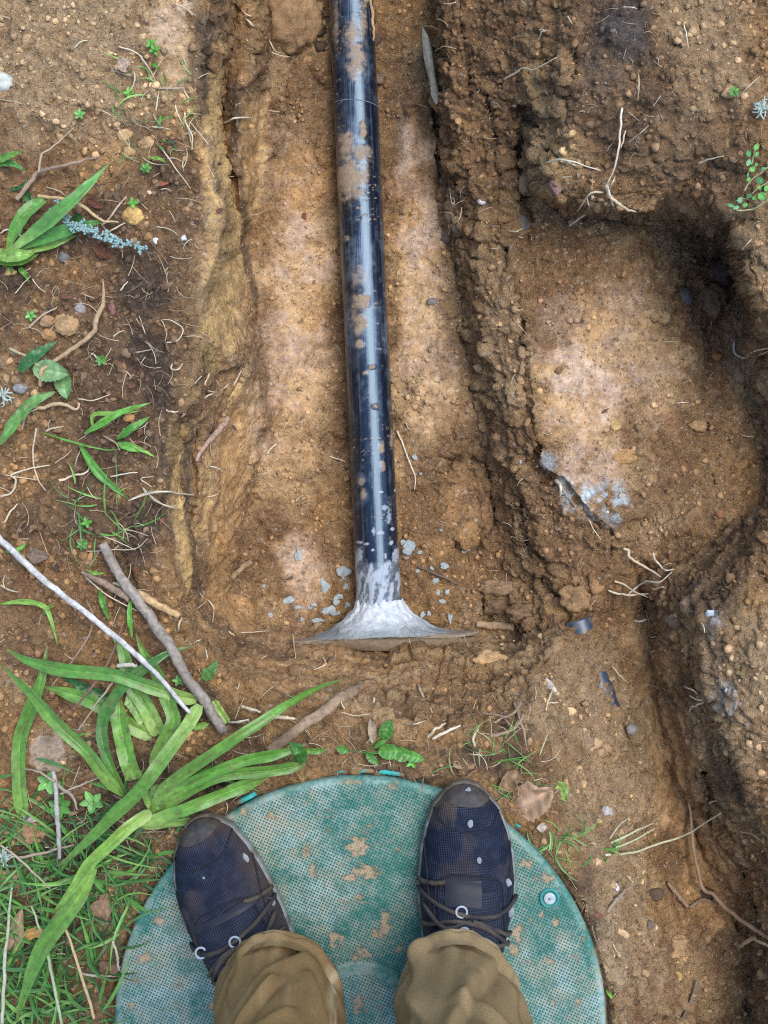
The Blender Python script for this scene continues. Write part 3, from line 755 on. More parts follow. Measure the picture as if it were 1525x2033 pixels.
# mortar collar where the pipe meets the buried tank
def make_collar():
    C0 = unp(756, 1262, PIPE_Z)
    prof = [(-.004, .140), (.000, .136), (.002, .116), (.004, .098), (.007, .084), (.012, .075), (.018, .064), (.026, .0535), (.034, .0450), (.041, .0390), (.046, .0355), (.050, .0338), (.053, .0325)]
    pr = resample(np.array([(a, b, 0) for a, b in prof]), 46)
    ns = 120
    th = np.linspace(0, 2 * math.pi, ns, endpoint=False)
    T, D = np.meshgrid(th, pr[:, 0]); _, RR = np.meshgrid(th, pr[:, 1])
    n = fbm(np.cos(T) * 3 + RR * 30, np.sin(T) * 3, D * 60, oct=4, seed=5)
    n2 = fbm(np.cos(T) * 9, np.sin(T) * 9, D * 120, oct=3, seed=6)
    rr = RR * (1 + .10 * n) + .0032 * n2 + .0022 * np.sin(D * 420 + n * 2) * (RR > .06)
    k = smooth(.04, .15, RR)
    dd = D + .0012 * n2 + .004 * smooth(.03, .053, D) * fbm(np.cos(T) * 4, np.sin(T) * 4, oct=3, seed=9)
    up = rr * (1 - .60 * k)
    V = C0 + (-PAX)[None, None] * dd[..., None] + PSIDE * (np.cos(T) * rr)[..., None] + np.array([0, 0, 1.]) * (np.sin(T) * up)[..., None]
    lo = np.array([.27, .30, .305]); hi = np.array([.56, .60, .61]); dirt = np.array([.25, .19, .12])
    w = smooth(.008, .030, D + .004 * n)[..., None]
    col = lo * (1 - w) + hi * w
    wd = (smooth(.085, .12, RR + .016 * n))[..., None]
    col = col * (1 - .85 * wd) + dirt * .85 * wd
    o = make_mesh('mortar_collar', V.reshape(-1, 3), grid_faces(len(pr), ns, True), M_MORTAR, None, col.reshape(-1, 3))
    tag(o, 'flared grey mortar collar sealing the lower end of the black pipe', 'mortar')
make_collar()
def make_tank_wall():
    xs = np.linspace(-.13, .145, 90)
    yb = unp(756, 1262, PIPE_Z)[1]
    e = np.abs((xs - .008) / .138)
    topz = -.186 - .09 * e ** 2.2 + .0015 * fbm(xs * 60, xs * 0, oct=3, seed=3)
    yy = yb - .0015 + .004 * (1 - e ** 2)
    ring = []
    for dz, dy in ((-.12, .0), (-.004, .0), (-.001, -.0015), (0, -.004), (0, -.016), (-.12, -.018)):
        ring.append(np.stack([xs, yy + dy, topz + dz], -1))
    V = np.stack(ring, 0)
    col = np.tile([.20, .145, .09], (V.shape[0] * V.shape[1], 1))
    o = make_mesh('tank_wall', V.reshape(-1, 3), grid_faces(len(ring), len(xs))[:, ::-1], M_MORTAR, None, col)
    tag(o, 'brown dirty rim of the buried tank wall below the mortar collar', 'tank wall')
make_tank_wall()

# short piece of pipe half buried in the right bank
def make_buried():
    A, B = unp(1149, 1232, -.176), unp(1206, 1440, -.176)
    g0 = [float(gz(np.array(x), np.array(y), ZM)) for x, y in ((1149, 1236), (1172, 1310), (1192, 1380))]
    A[2] = g0[0] + .001
    A[2] += .001
    B = A + (unp(1174, 1310, g0[1] - .005) - A) * 2.3; B[2] -= .030
    n = 60
    t = np.linspace(0, 1, n)[:, None]
    P = A * (1 - t) + B * t
    ax = (B - A) / np.linalg.norm(B - A); side = np.cross(ax, [0, 0, 1.]); side /= np.linalg.norm(side); upv = np.cross(side, ax)
    th = np.linspace(0, 2 * math.pi, 48, endpoint=False)
    def cyl(r): return P[:, None, :] + r * (np.cos(th)[None, :, None] * side + np.sin(th)[None, :, None] * upv)
    V = np.concatenate([cyl(.0205)[::-1], cyl(.0170)], 0)
    nn = V.shape[0]
    TT, SS = np.meshgrid(th, np.arange(nn))
    w = smooth(.05, .40, fbm(SS / 7., TT * 1.6, oct=4, seed=8))[..., None] * .45
    col = np.array([.035, .055, .085]) * (1 - w) + np.array([.24, .15, .08]) * w
    m = mat_col('grey_blue_pipe', .4, 200, .4, .2, .0005, .8)
    o = make_mesh('pipe_stub', V.reshape(-1, 3), grid_faces(nn, 48, True), m, None, col.reshape(-1, 3))
    tag(o, 'short half buried dark blue pipe stub sticking out of the right bank', 'pipe')
make_buried()

# ------------------------------------------------------------------ riser lid
LIDC = unp(715, 2033, .02)
LIDR, LIDZ = .302, .02
def make_lid():
    root = empty('access_cover', (LIDC[0], LIDC[1], -.01))
    rr = np.r_[0, np.linspace(.004, .292, 130), .2955, .2985, .3005, .3018, .302, .302, .300]
    zz = np.r_[0, np.zeros(130), -.0004, -.0014, -.0030, -.0055, -.009, -.022, -.024]
    ns = 300
    th = np.linspace(0, 2 * math.pi, ns, endpoint=False)
    T, RR = np.meshgrid(th, rr); _, Z = np.meshgrid(th, zz)
    Z = Z + .0022 * np.exp(-((RR - .0735) / .0016) ** 2) + .0012 * smooth(.074, .0725, RR) - .0012 * smooth(.0745, .30, RR) + .0012 * fbm(np.cos(T) * RR * 20, np.sin(T) * RR * 20, oct=2, seed=3)
    X, Y = LIDC[0] + RR * np.cos(T), LIDC[1] + RR * np.sin(T)
    d = (CAM_H - LIDZ) / FPX
    uu, vv = U0 + X / d, V0 - Y / d
    mud = px_blob(uu, vv, [(709,1683,24,24),(726,1731,28,17),(694,1742,18,9),(620,1731,10,18),(538,1619,9,9),(484,1612,11,9),(606,1694,11,13),(664,1864,20,20),(765,1832,13,30),(750,1857,16,12),(719,1895,24,14),(797,1885,16,10),(712,1990,15,22),(756,2000,6,6),(678,1789,7,6),(714,1784,10,8),(290,1905,18,12),(269,1946,9,9),(314,1830,15,10),(1027,1854,13,20),(1020,1885,14,14),(1102,1830,9,15),(1092,1908,9,8),(1075,1816,8,8),(1044,1714,18,13),(1085,1745,24,10),(423,1997,12,11),(355,1956,7,6),(640,1905,5,5),(780,1560,18,10,.8),(700,1553,22,6,.7),(560,1655,5,5),(790,1620,4,6),(1150,1990,9,9),(1100,1990,7,5),(1160,1870,10,8,.8),(440,1640,8,6),(575,1590,6,5),(640,1600,5,4),(735,1640,5,4),(260,2000,8,7)], 3, .85, 8.)
    mud = np.maximum(mud, .6 * smooth(.30, .56, fbm(uu / 9., vv / 9., oct=3, seed=12)) * smooth(-.1, .3, fbm(uu / 70., vv / 70., oct=3, seed=14)))
    dust = np.clip(.34 + px_blob(uu, vv, [(560,1640,140,80,.5),(620,1790,80,60,.5),(300,1960,120,150,.5),(1120,1960,120,120,.42),(620,1700,80,80,.35),(370,1850,90,90,.45),(690,1960,80,80,.35),(500,1600,90,60,.5)], 5, .9, 26.) + .45 * fbm(uu / 40., vv / 40., oct=4, seed=17) - .25 * smooth(1000, 1180, uu) * smooth(1960, 1700, vv), 0, 1)
    m, nt, p = new_mat('green_lid_plastic')
    L = nt.links.new
    co = N(nt, 'ShaderNodeTexCoord').outputs['Object']
    am = N(nt, 'ShaderNodeAttribute', attribute_name='mud').outputs['Fac']
    ad = N(nt, 'ShaderNodeAttribute', attribute_name='dust').outputs['Fac']
    ag = N(nt, 'ShaderNodeAttribute', attribute_name='gridm').outputs['Fac']
    mp = N(nt, 'ShaderNodeMapping'); mp.inputs['Rotation'].default_value = (0, 0, math.radians(24)); mp.inputs['Scale'].default_value = (2 * math.pi / .0037,) * 3
    L(co, mp.inputs[0])
    sx = nt.nodes.new('ShaderNodeSeparateXYZ'); L(mp.outputs[0], sx.inputs[0])
    pit = math_n(nt, 'MINIMUM', math_n(nt, 'SINE', sx.outputs[0]), math_n(nt, 'SINE', sx.outputs[1]))
    pit = math_n(nt, 'MULTIPLY', ramp(nt, pit, -.25, .35), ag)
    n1 = N(nt, 'ShaderNodeTexNoise', Scale=170., Detail=7., Roughness=.7); L(co, n1.inputs[0])
    n2 = N(nt, 'ShaderNodeTexNoise', Scale=38., Detail=6., Roughness=.6); L(co, n2.inputs[0])
    n3 = N(nt, 'ShaderNodeTexNoise', Scale=600., Detail=3., Roughness=.6); L(co, n3.inputs[0])
    cc = mix_c(nt, ramp(nt, n2.outputs[0], .3, .7), (.020, .125, .095), (.040, .180, .142))
    df = math_n(nt, 'MULTIPLY', ramp(nt, math_n(nt, 'ADD', ad, math_n(nt, 'MULTIPLY_ADD', n1.outputs[0], 2.4, -1.2)), .1, 1.1), math_n(nt, 'MULTIPLY_ADD', pit, -.75, 1.))
    cc = mix_c(nt, math_n(nt, 'MULTIPLY', df, .8), cc, mix_c(nt, ramp(nt, n2.outputs[0], .4, .6), (.36, .46, .42), (.40, .36, .26)))
    cc = mix_c(nt, math_n(nt, 'MULTIPLY', pit, .62), cc, (.006, .05, .04))
    md = ramp(nt, math_n(nt, 'ADD', am, math_n(nt, 'MULTIPLY_ADD', n1.outputs[0], 2.6, -1.3)), .30, .85)
    mc = mix_c(nt, ramp(nt, n3.outputs[0], .3, .7), (.27, .185, .105), (.46, .35, .22))
    cc = mix_c(nt, math_n(nt, 'MULTIPLY', md, .9), cc, mc)
    L(cc, p.inputs['Base Color'])
    L(math_n(nt, 'MULTIPLY_ADD', md, .35, .5), p.inputs['Roughness'])
    p.inputs['Specular IOR Level'].default_value = .35
    h = math_n(nt, 'MULTIPLY', pit, math_n(nt, 'MULTIPLY_ADD', md, .7, -1.))
    h = math_n(nt, 'MULTIPLY_ADD', md, math_n(nt, 'MULTIPLY_ADD', n1.outputs[0], 1.6, .3), h)
    b = N(nt, 'ShaderNodeBump', Strength=.8, Distance=.0012); L(h, b.inputs['Height']); L(b.outputs[0], p.inputs['Normal'])
    gm = smooth(.0755, .0762, RR) * smooth(.296, .292, RR) + smooth(.0610, .0600, RR)
    bo = unp(1091, 1783, LIDZ)
    gm = gm * smooth(.0118, .0128, np.hypot(X - bo[0], Y - bo[1]))
    V = np.stack([X, Y, LIDZ + Z], -1)
    at_parent(make_mesh('lid_plate', V.reshape(-1, 3), grid_faces(len(rr), ns, True), m, None, None, True, None, {'mud': mud * smooth(.302, .298, RR), 'dust': dust, 'gridm': gm}), root)
    # embossed, worn ring band of raised marks on the hub
    P = []
    # bolt: boss, washer, screw head
    def lathe(name, prof, colr, mat, par, seg=40):
        th = np.linspace(0, 2 * math.pi, seg, endpoint=False)
        V = np.array([[bo[0] + r * math.cos(q), bo[1] + r * math.sin(q), LIDZ + z] for r, z in prof for q in th])
        F = grid_faces(len(prof), seg, True).tolist(); F.append([(len(prof) - 1) * seg + i for i in range(seg)])
        return at_parent(make_mesh(name, V, F, mat, None, np.tile(colr, (len(V), 1))), par)
    boss = lathe('bolt_boss', [(.0122, -.002), (.0122, .0014), (.0116, .002), (.0092, .002), (.0088, .0008), (.001, .0008)], (.03, .21, .185), M_RUBBER, root)
    bolt = empty('bolt', (bo[0], bo[1], LIDZ)); bolt.parent = root; bolt.matrix_parent_inverse = Matrix.Translation(-Vector(root.location))
    def sub(o):
        o.parent = bolt; o.matrix_parent_inverse = Matrix.Translation(-Vector((bo[0], bo[1], LIDZ))); return o
    th = np.linspace(0, 2 * math.pi, 40, endpoint=False)
    for nm, prof, cl_ in (('washer', [(.0072, .001), (.0072, .0026), (.0067, .0031), (.0045, .0033), (.0008, .0033)], (.36, .42, .42)), ('screw_head', [(.0017, .003), (.0017, .0044), (.0012, .0049), (.0004, .0049)], (.20, .22, .24))):
        V = np.array([[bo[0] + r * math.cos(q), bo[1] + r * math.sin(q), LIDZ + z] for r, z in prof for q in th])
        F = grid_faces(len(prof), 40, True).tolist(); F.append([(len(prof) - 1) * 40 + i for i in range(40)])
        sub(make_mesh(nm, V, F, M_METAL, None, np.tile(cl_, (len(V), 1))))
    tag(root, 'round green plastic access lid with gridded surface under the person', 'cover')
    # riser rim round the lid
    ns = 220
    prof = [(.3035, -.16), (.3035, .003), (.3045, .0045), (.3085, .0045), (.3095, .003), (.3095, -.16)]
    th = np.linspace(0, 2 * math.pi, ns, endpoint=False)
    V = np.array([[[LIDC[0] + r * math.cos(q), LIDC[1] + r * math.sin(q), z - .014 + .0165 * (math.exp(-((q - 1.46) / .24) ** 4) + math.exp(-((q - 2.05) / .06) ** 4))] for q in th] for r, z in prof])
    TT = np.tile(th, (len(prof), 1))
    w = smooth(-.15, .15, fbm(np.cos(TT) * 22, np.sin(TT) * 22, oct=3, seed=4))[..., None]
    col = np.array([.025, .34, .31]) * (1 - w) + np.array([.20, .13, .07]) * w
    o = make_mesh('riser_ring', V.reshape(-1, 3), grid_faces(len(prof), ns, True), M_RUBBER, None, col.reshape(-1, 3))
    tag(o, 'bright turquoise riser rim showing as an arc behind the green lid', 'riser')
make_lid()

# ------------------------------------------------------------------ person: shoes and trousers
import bmesh
def ico(sub):
    bm = bmesh.new(); bmesh.ops.create_icosphere(bm, subdivisions=sub, radius=1.)
    V = np.array([v.co[:] for v in bm.verts]); F = [[v.index for v in f.verts] for f in bm.faces]; bm.free()
    return V, np.array(F)
SPH_V, SPH_F = ico(2)
def mat_knit():
    m, nt, p = new_mat('shoe_knit')
    L = nt.links.new
    at = N(nt, 'ShaderNodeAttribute', attribute_name='col').outputs['Color']
    tc = N(nt, 'ShaderNodeAttribute', attribute_name='tc').outputs['Vector']
    mp = N(nt, 'ShaderNodeMapping'); mp.inputs['Rotation'].default_value = (0, 0, math.radians(40)); mp.inputs['Scale'].default_value = (2 * math.pi / .0036,) * 3
    L(tc, mp.inputs[0])
    sx = nt.nodes.new('ShaderNodeSeparateXYZ'); L(mp.outputs[0], sx.inputs[0])
    k = math_n(nt, 'MULTIPLY', math_n(nt, 'SINE', sx.outputs[0]), math_n(nt, 'SINE', sx.outputs[1]))
    n1 = N(nt, 'ShaderNodeTexNoise', Scale=55., Detail=6., Roughness=.65); L(tc, n1.inputs[0])
    f = math_n(nt, 'MULTIPLY', ramp(nt, k, -.2, .6), ramp(nt, n1.outputs[0], .42, .66, .05, .9))
    cc = mix_c(nt, math_n(nt, 'MULTIPLY', f, .17), at, (.22, .28, .40))
    L(cc, p.inputs['Base Color'])
    p.inputs['Roughness'].default_value = .6
    p.inputs['Specular IOR Level'].default_value = .2
    b = N(nt, 'ShaderNodeBump', Strength=.6, Distance=.0008); L(k, b.inputs['Height']); L(b.outputs[0], p.inputs['Normal'])
    return m
M_KNIT = mat_knit()
S_T = [0, .008, .03, .09, .18, .27, .38, .47, .58, .70, .85, .94, .985, 1.]
S_W = [.002, .012, .0225, .0385, .0485, .0545, .0575, .0565, .051, .045, .0415, .034, .018, .002]
S_H = [.024, .030, .038, .049, .056, .063, .074, .088, .104, .112, .112, .108, .10, .09]
def make_shoe(person, toe, heel, flip, right):
    A, B = unp(*toe, LIDZ + .03), unp(*heel, LIDZ + .03)
    A[2] = B[2] = LIDZ
    ax = B - A; Ls = np.linalg.norm(ax); ax /= Ls
    lat = np.cross([0, 0, 1.], ax)
    if lat[0] < 0: lat = -lat
    Z = np.array([0, 0, 1.])
    root = empty('shoe', tuple((A + B) / 2)); root.parent = person; root.matrix_parent_inverse = Matrix.Translation(-Vector(person.location))
    loc = Vector((A + B) / 2)
    def put(o):
        o.parent = root; o.matrix_parent_inverse = Matrix.Translation(-loc); return o
    def surf(s, t, off=0.):
        """s 0..1 toe to heel, t -1..1 across"""
        s = np.asarray(s, float); t = np.asarray(t, float)
        w = np.interp(s, S_T, S_W); h = np.interp(s, S_T, S_H)
        bend = flip * .006 * np.sin(np.clip(s, 0, 1) * math.pi * 1.15)
        prof = np.clip(1 - np.abs(t) ** 2.7, 0, 1) ** .6
        zl = .016 + (h - .016) * prof
        crease = -.0022 * np.exp(-((s - .335 - .02 * t) / .012) ** 2) - .0015 * np.exp(-((s - .29 + .03 * t) / .01) ** 2)
        zl = zl + (crease + off) * prof
        y = w * t * (1 + off / np.maximum(w, .01)) + bend
        return A + (s * Ls)[..., None] * ax + y[..., None] * lat + zl[..., None] * Z
    ss = np.r_[np.linspace(0, .1, 26)[:-1], np.linspace(.1, .94, 100)[:-1], np.linspace(.94, 1, 14)]; tt = np.sin(np.linspace(-1, 1, 61) * math.pi / 2)
    Tm, Sm = np.meshgrid(tt, ss)
    V = surf(Sm, Tm)
    navy = np.array([.005, .009, .024]); mudc = np.array([.105, .070, .042])
    nn = fbm(Sm * 9, Tm * 2.2, oct=4, seed=3 + right) * .5 + .5
    if right:
        md = smooth(.50, .66, nn) * (.55 * smooth(.2, .0, Sm) + .18) + .55 * smooth(.09, .02, Sm)
    else:
        md = smooth(.50, .72, nn) * (.12 + .5 * smooth(.2, .8, -Tm)) + .45 * smooth(.12, .02, Sm) + .35 * smooth(.6, .95, Tm) * smooth(.6, .4, np.abs(Sm - .3))
    md = np.clip(md, 0, .85)[..., None]
    col = navy * (1 - md) + mudc * md
    put(make_mesh('upper', V.reshape(-1, 3), grid_faces(*Sm.shape), M_KNIT, None, col.reshape(-1, 3), True, np.stack([Sm * Ls, Tm * np.interp(Sm, S_T, S_W), Sm * 0], -1).reshape(-1, 3)))
    # sole
    ang = np.r_[ss, ss[::-1]]
    sd_ = np.r_[-np.ones(len(ss)), np.ones(len(ss))]
    rings = []
    for ex, z in ((-.004, .0), (.0, .0012), (.0020, .006), (.0015, .012), (.0022, .0185), (.0005, .022), (-.006, .0235)):
        w = np.interp(ang, S_T, S_W) + ex
        endx = np.where(ang < .02, -ex, 0) + np.where(ang > .98, ex, 0)
        bend = flip * .006 * np.sin(np.clip(ang, 0, 1) * math.pi * 1.15)
        rings.append(A + (ang * Ls + endx)[:, None] * ax + (np.maximum(w, .0015) * sd_ + bend)[:, None] * lat + z * Z)
    V = np.stack(rings, 0); n = V.shape[1]
    F = grid_faces(len(rings), n, True).tolist(); F.append(list(range(n))); F.append([(len(rings) - 1) * n + i for i in range(n)])
    an = np.tile(ang, (len(rings), 1)); nz = fbm(an * 30, np.tile(sd_, (len(rings), 1)) * 3, oct=3, seed=7)
    w = np.clip(.2 + smooth(-.3, .2, nz) * .6 + .6 * smooth(.2, .02, an), 0, 1)[..., None]
    col = np.array([.21, .235, .23]) * (1 - w) + np.array([.11, .085, .06]) * w
    put(make_mesh('sole', V.reshape(-1, 3), F, M_RUBBER, None, col.reshape(-1, 3)))
    # rubber toe guard
    s2 = np.linspace(.0, .075, 20); t2 = np.linspace(-.995, .995, 41)
    T2, S2 = np.meshgrid(t2, s2)
    S2 = S2 * (1 - .35 * np.abs(T2) ** 2) + .0
    V = surf(S2, T2, .0016)
    w = (fbm(S2 * 60, T2 * 4, oct=3, seed=11) * .5 + .5)[..., None]
    put(make_mesh('toe_guard', V.reshape(-1, 3), grid_faces(*S2.shape), M_RUBBER, None, (np.array([.018, .020, .027]) * (1 - w) + np.array([.075, .058, .042]) * w).reshape(-1, 3)))
    # tongue / lace panel
    s2 = np.linspace(.375, .66, 40); t2 = np.linspace(-.62, .62, 30)
    T2, S2 = np.meshgrid(t2, s2)
    V = surf(S2, T2, .0022 + .0008 * np.sin(S2 * 160))
    put(make_mesh('tongue', V.reshape(-1, 3), grid_faces(*S2.shape), M_KNIT, None, np.tile([.010, .013, .026], (T2.size, 1)), True, np.stack([S2 * Ls, T2 * .05, T2 * 0], -1).reshape(-1, 3)))
    # vamp patch
    if right:
        s2 = np.linspace(.335, .425, 16); t2 = np.linspace(-.48, .22, 24)
    else:
        s2 = np.linspace(.345, .375, 16); t2 = np.linspace(-.7, .7, 24)
    T2, S2 = np.meshgrid(t2, s2)
    V = surf(S2, T2, .0034)
    put(make_mesh('vamp_patch', V.reshape(-1, 3), grid_faces(*S2.shape), M_RUBBER, None, np.tile([.008, .011, .018], (T2.size, 1))))
    # laces
    lc = (.022, .024, .032) if right else (.024, .024, .028)
    for q, pts in enumerate([[(.375, -1.0), (.36, -.7), (.345, -.48)], [(.405, -1.02), (.43, -.6), (.45, -.1), (.455, .5), (.43, .98)], [(.45, -.9), (.50, -.5), (.47, .0), (.50, .5), (.56, .95)], [(.53, -.95), (.475, -.4), (.485, .2), (.53, .6), (.60, .95)], [(.56, -.85), (.54, -.3), (.545, .3), (.57, .8)]]):
        P2 = resample(np.array([(a, b if right else -b, 0) for a, b in pts]), 30)
        P3 = surf(P2[:, 0], np.clip(P2[:, 1], -.97, .97), .0030)
        Vt, Ft = tube_geo(P3, .0027, 8, .25, q)
        w = np.repeat(fbm(np.arange(30) / 4., np.arange(30) * 0 + q, oct=2, seed=q) * .5 + .5, 8)[:, None]
        put(make_mesh('lace', Vt, Ft, M_LACE, None, np.array(lc) * (1 - w) + np.array([.095, .075, .052]) * w))
    for q, pts in enumerate([[(.10, -.97), (.15, -.55), (.165, 0), (.15, .55), (.10, .97)], [(.60, -.9), (.47, -.72), (.36, -.66), (.325, -.4), (.32, .0), (.325, .4), (.36, .66), (.47, .72), (.60, .9)], [(.22, -.99), (.34, -.86), (.45, -.80)], [(.22, .99), (.34, .86), (.45, .80)]]):
        P2 = resample(np.array([(a, b, 0) for a, b in pts]), 44)
        Vt, Ft = tube_geo(surf(P2[:, 0], np.clip(P2[:, 1], -.98, .98), .0006), .0011, 6, .2, q)
        put(make_mesh('seam', Vt, Ft, M_LACE, None, np.tile([.016, .018, .026], (len(Vt), 1))))
    # eyelets
    for (es, et) in (((.437, -.17), (.505, -.12)) if right else ((.45, .10), (.52, .02), (.44, -.62))):
        cpt = surf(es, et, .0052)
        a = np.linspace(0, 2 * math.pi, 25)
        P3 = np.array([cpt + .0062 * (math.cos(q) * lat + math.sin(q) * ax) + Z * .0004 for q in a])
        Vt, Ft = tube_geo(P3, .0014, 7)
        put(make_mesh('eyelet', Vt, Ft, M_METAL, None, np.tile([.30, .35, .40], (len(Vt), 1))))
    # splashes of mortar
    for (es, et, r) in (((.135, .05, .0042), (.265, .2, .0034), (.02, .1, .004), (.36, .8, .005), (.47, .86, .006)) if right else ((.22, .86, .006), (.42, .92, .005), (.2, -.1, .002))):
        cpt = surf(es, et, .001)
        q = SPH_V * (1 + .35 * vnoise(SPH_V[:, 0] * 1.6 + es * 90, SPH_V[:, 1] * 1.6, seed=3))[:, None] * r * np.array([.8, 1.1, .22])
        V = cpt + q[:, :1] * lat + q[:, 1:2] * ax + q[:, 2:] * Z
        put(make_mesh('mortar_spot', V, SPH_F, M_MORTAR, None, np.tile([.24, .265, .29], (len(SPH_V), 1))))
    root['label'] = ('navy trainer with pale mortar spots pointing straight up the photo' if right else 'navy trainer caked with brown mud pointing to the upper left')
    return root

def make_person():
    person = empty('person', (-.02, -.56, LIDZ))
    make_shoe(person, (386, 1630), (612, 2074), -2, 0)
    make_shoe(person, (925, 1558), (908, 2062), 1, 1)
    nk, ns = 150, 120
    def leg(side):
        k = np.linspace(0, 1, nk)
        if side < 0:
            key = [(0, -.120, -.557, .085, .066, .084), (.05, -.120, -.558, .105, .069, .083), (.18, -.113, -.568, .19, .068, .078), (.36, -.104, -.578, .30, .0635, .074), (.7, -.105, -.575, .55, .075, .08), (1., -.10, -.60, .84, .098, .105)]
        else:
            key = [(0, .083, -.555, .085, .062, .084), (.05, .084, -.556, .105, .065, .083), (.18, .087, -.566, .19, .0665, .078), (.36, .089, -.576, .30, .0635, .074), (.7, .078, -.575, .55, .075, .08), (1., .065, -.60, .84, .098, .105)]
        key = np.array(key)
        cx, cy, cz, rx, ry = (np.interp(k, key[:, 0], key[:, i]) for i in range(1, 6))
        th = np.linspace(0, 2 * math.pi, ns, endpoint=False)
        T, K = np.meshgrid(th, k)
        cs, sn = np.cos(T), np.sin(T)              # sn>0: front (+Y)
        low = smooth(.42, .0, K)
        zz = cz[:, None] + .046 * sn * smooth(.16, .0, K)
        q = zz * 9 + (.55 if side < 0 else -.6) * cs * 1.6 + .35 * sn
        f = fbm(cs * 1.7 + side * 3, sn * 1.7, zz * 7 + cs * 1.1 * side, oct=2, seed=12)
        ridge = 1 - np.abs(fbm(q * .85 + 3 * side, cs * 1.2 + sn * .6, zz * 4, oct=2, seed=17)) * 3.2
        rr = 1 + low * smooth(-.02, .08, K) * (.14 * f + .075 * np.clip(ridge, -.6, 1)) + .02 * f + .022 * fbm(cs * 5, sn * 5, zz * 34, oct=3, seed=19) * (.4 + .6 * low)
        folds = [(170,.150,100,.135),(100,.135,15,.165),(60,.165,112,.30),(150,.19,118,.36),(15,.23,70,.36),(135,.14,150,.24),(30,.17,10,.34),(95,.26,45,.31)] if side > 0 else [(168,.165,110,.135),(110,.135,30,.135),(155,.27,70,.165),(172,.36,95,.225),(60,.20,15,.34),(130,.16,165,.22),(45,.30,90,.40),(85,.28,130,.32)]
        for fi, (t0, z0, t1, z1) in enumerate(folds):
            ax_, bx_ = math.radians(t0) * .068, math.radians(t1) * .068
            px_, py_ = T * .068, zz
            tt_ = np.clip(((px_ - ax_) * (bx_ - ax_) + (py_ - z0) * (z1 - z0)) / ((bx_ - ax_) ** 2 + (z1 - z0) ** 2), 0, 1)
            sg = ((px_ - ax_) * (z1 - z0) - (py_ - z0) * (bx_ - ax_)) / math.hypot(bx_ - ax_, z1 - z0)
            dd_ = np.hypot(px_ - ax_ - tt_ * (bx_ - ax_), py_ - z0 - tt_ * (z1 - z0))
            wf = .0085 + .003 * (fi % 3)
            rr = rr + smooth(.02, .10, K) * ((.11 - .02 * (fi % 3)) * np.exp(-(dd_ / wf) ** 2) - .16 * np.exp(-(dd_ / (wf * 1.25)) ** 2) * smooth(0, wf * .8, sg if fi % 2 else -sg))
        hem = np.exp(-((K - .012) / .010) ** 2) * .03 - np.exp(-((K - .036) / .006) ** 2) * .03
        rr = rr + hem * smooth(.1, .0, K)
        X = cx[:, None] + rx[:, None] * rr * cs; Y = cy[:, None] + ry[:, None] * rr * sn
        V = np.stack([X, Y, zz], -1)
        # cuff turned inside
        inn = V[0] * .0 + np.stack([cx[0] + rx[0] * .94 * cs[0] * rr[0], cy[0] + ry[0] * .94 * sn[0] * rr[0], zz[0] + .004], -1)
        V = np.concatenate([inn[None] + np.array([0, 0, .03]), inn[None], V], 0)
        base = np.array([.185, .122, .053]) if side < 0 else np.array([.225, .163, .083])
        nn = fbm(cs * 2.5 + side, sn * 2.5, zz * 12, oct=4, seed=33) * .5 + .5
        col = base * (.85 + .3 * nn[..., None])
        sm = np.exp(-((T - (.62 if side > 0 else 2.5)) / .018) ** 2)[..., None] * .35
        hs = (np.exp(-((K - .030) / .0035) ** 2) * (.6 + .4 * np.sin(T * 90)))[..., None] * .4
        col = col * (1 - sm) * (1 - hs)
        mdk = smooth(.52, .70, fbm(cs * 5 + 7, sn * 5, zz * 22, oct=4, seed=36) * .5 + .5)[..., None] * .35
        col = col * (1 - mdk) + np.array([.105, .068, .036]) * mdk
        dst = smooth(.55, .75, nn)[..., None] * .35
        col = col * (1 - dst) + np.array([.40, .31, .18]) * dst
        if side < 0:
            st = (smooth(.55, .85, cs) * smooth(-.6, -.2, sn) * smooth(.75, .4, sn) * smooth(.05, .10, K) * smooth(.5, .35, fbm(cs * 4, sn * 4, zz * 16, oct=3, seed=44) * .5 + .5 - .12))[..., None]
            col = col * (1 - .85 * st) + np.array([.52, .43, .27]) * .85 * st
        else:
            st = smooth(.08, .0, K)[..., None] * .35
            col = col * (1 - st) + np.array([.40, .32, .19]) * st
        col = np.concatenate([col[:1], col[:1], col], 0)
        return V.reshape(-1, 3), grid_faces(nk + 2, ns, True), col.reshape(-1, 3)
    Vl, Fl, Cl = leg(-1); Vr, Fr, Cr = leg(1)
    # hips
    kk = np.linspace(0, 1, 30); th = np.linspace(0, 2 * math.pi, ns, endpoint=False)
    T, K = np.meshgrid(th, kk)
    Z = .76 + .29 * K
    rx = np.interp(K, [0, .15, .5, 1], [.10, .165, .185, .165]); ry = np.interp(K, [0, .15, .5, 1], [.06, .105, .125, .11])
    Vh = np.stack([-.018 + rx * np.cos(T), -.60 + ry * np.sin(T), Z], -1).reshape(-1, 3)
    Fh = grid_faces(30, ns, True)
    top = np.array([[29 * ns + i, 29 * ns + (i + 1) % ns, 29 * ns + (ns - 1 - i) % ns, 29 * ns + (ns - 2 - i) % ns] for i in range(ns // 2 - 1)])
    V = np.concatenate([Vl, Vr, Vh]); F = np.concatenate([Fl, Fr + len(Vl), Fh + len(Vl) + len(Vr), top + len(Vl) + len(Vr)])
    Cc = np.concatenate([Cl, Cr, np.tile([.22, .14, .055], (len(Vh), 1))])
    at_parent(make_mesh('trousers', V, F, M_CLOTH, None, Cc), person)
    tag(person, 'person in khaki brown trousers and navy trainers standing on the green lid', 'person')
make_person()

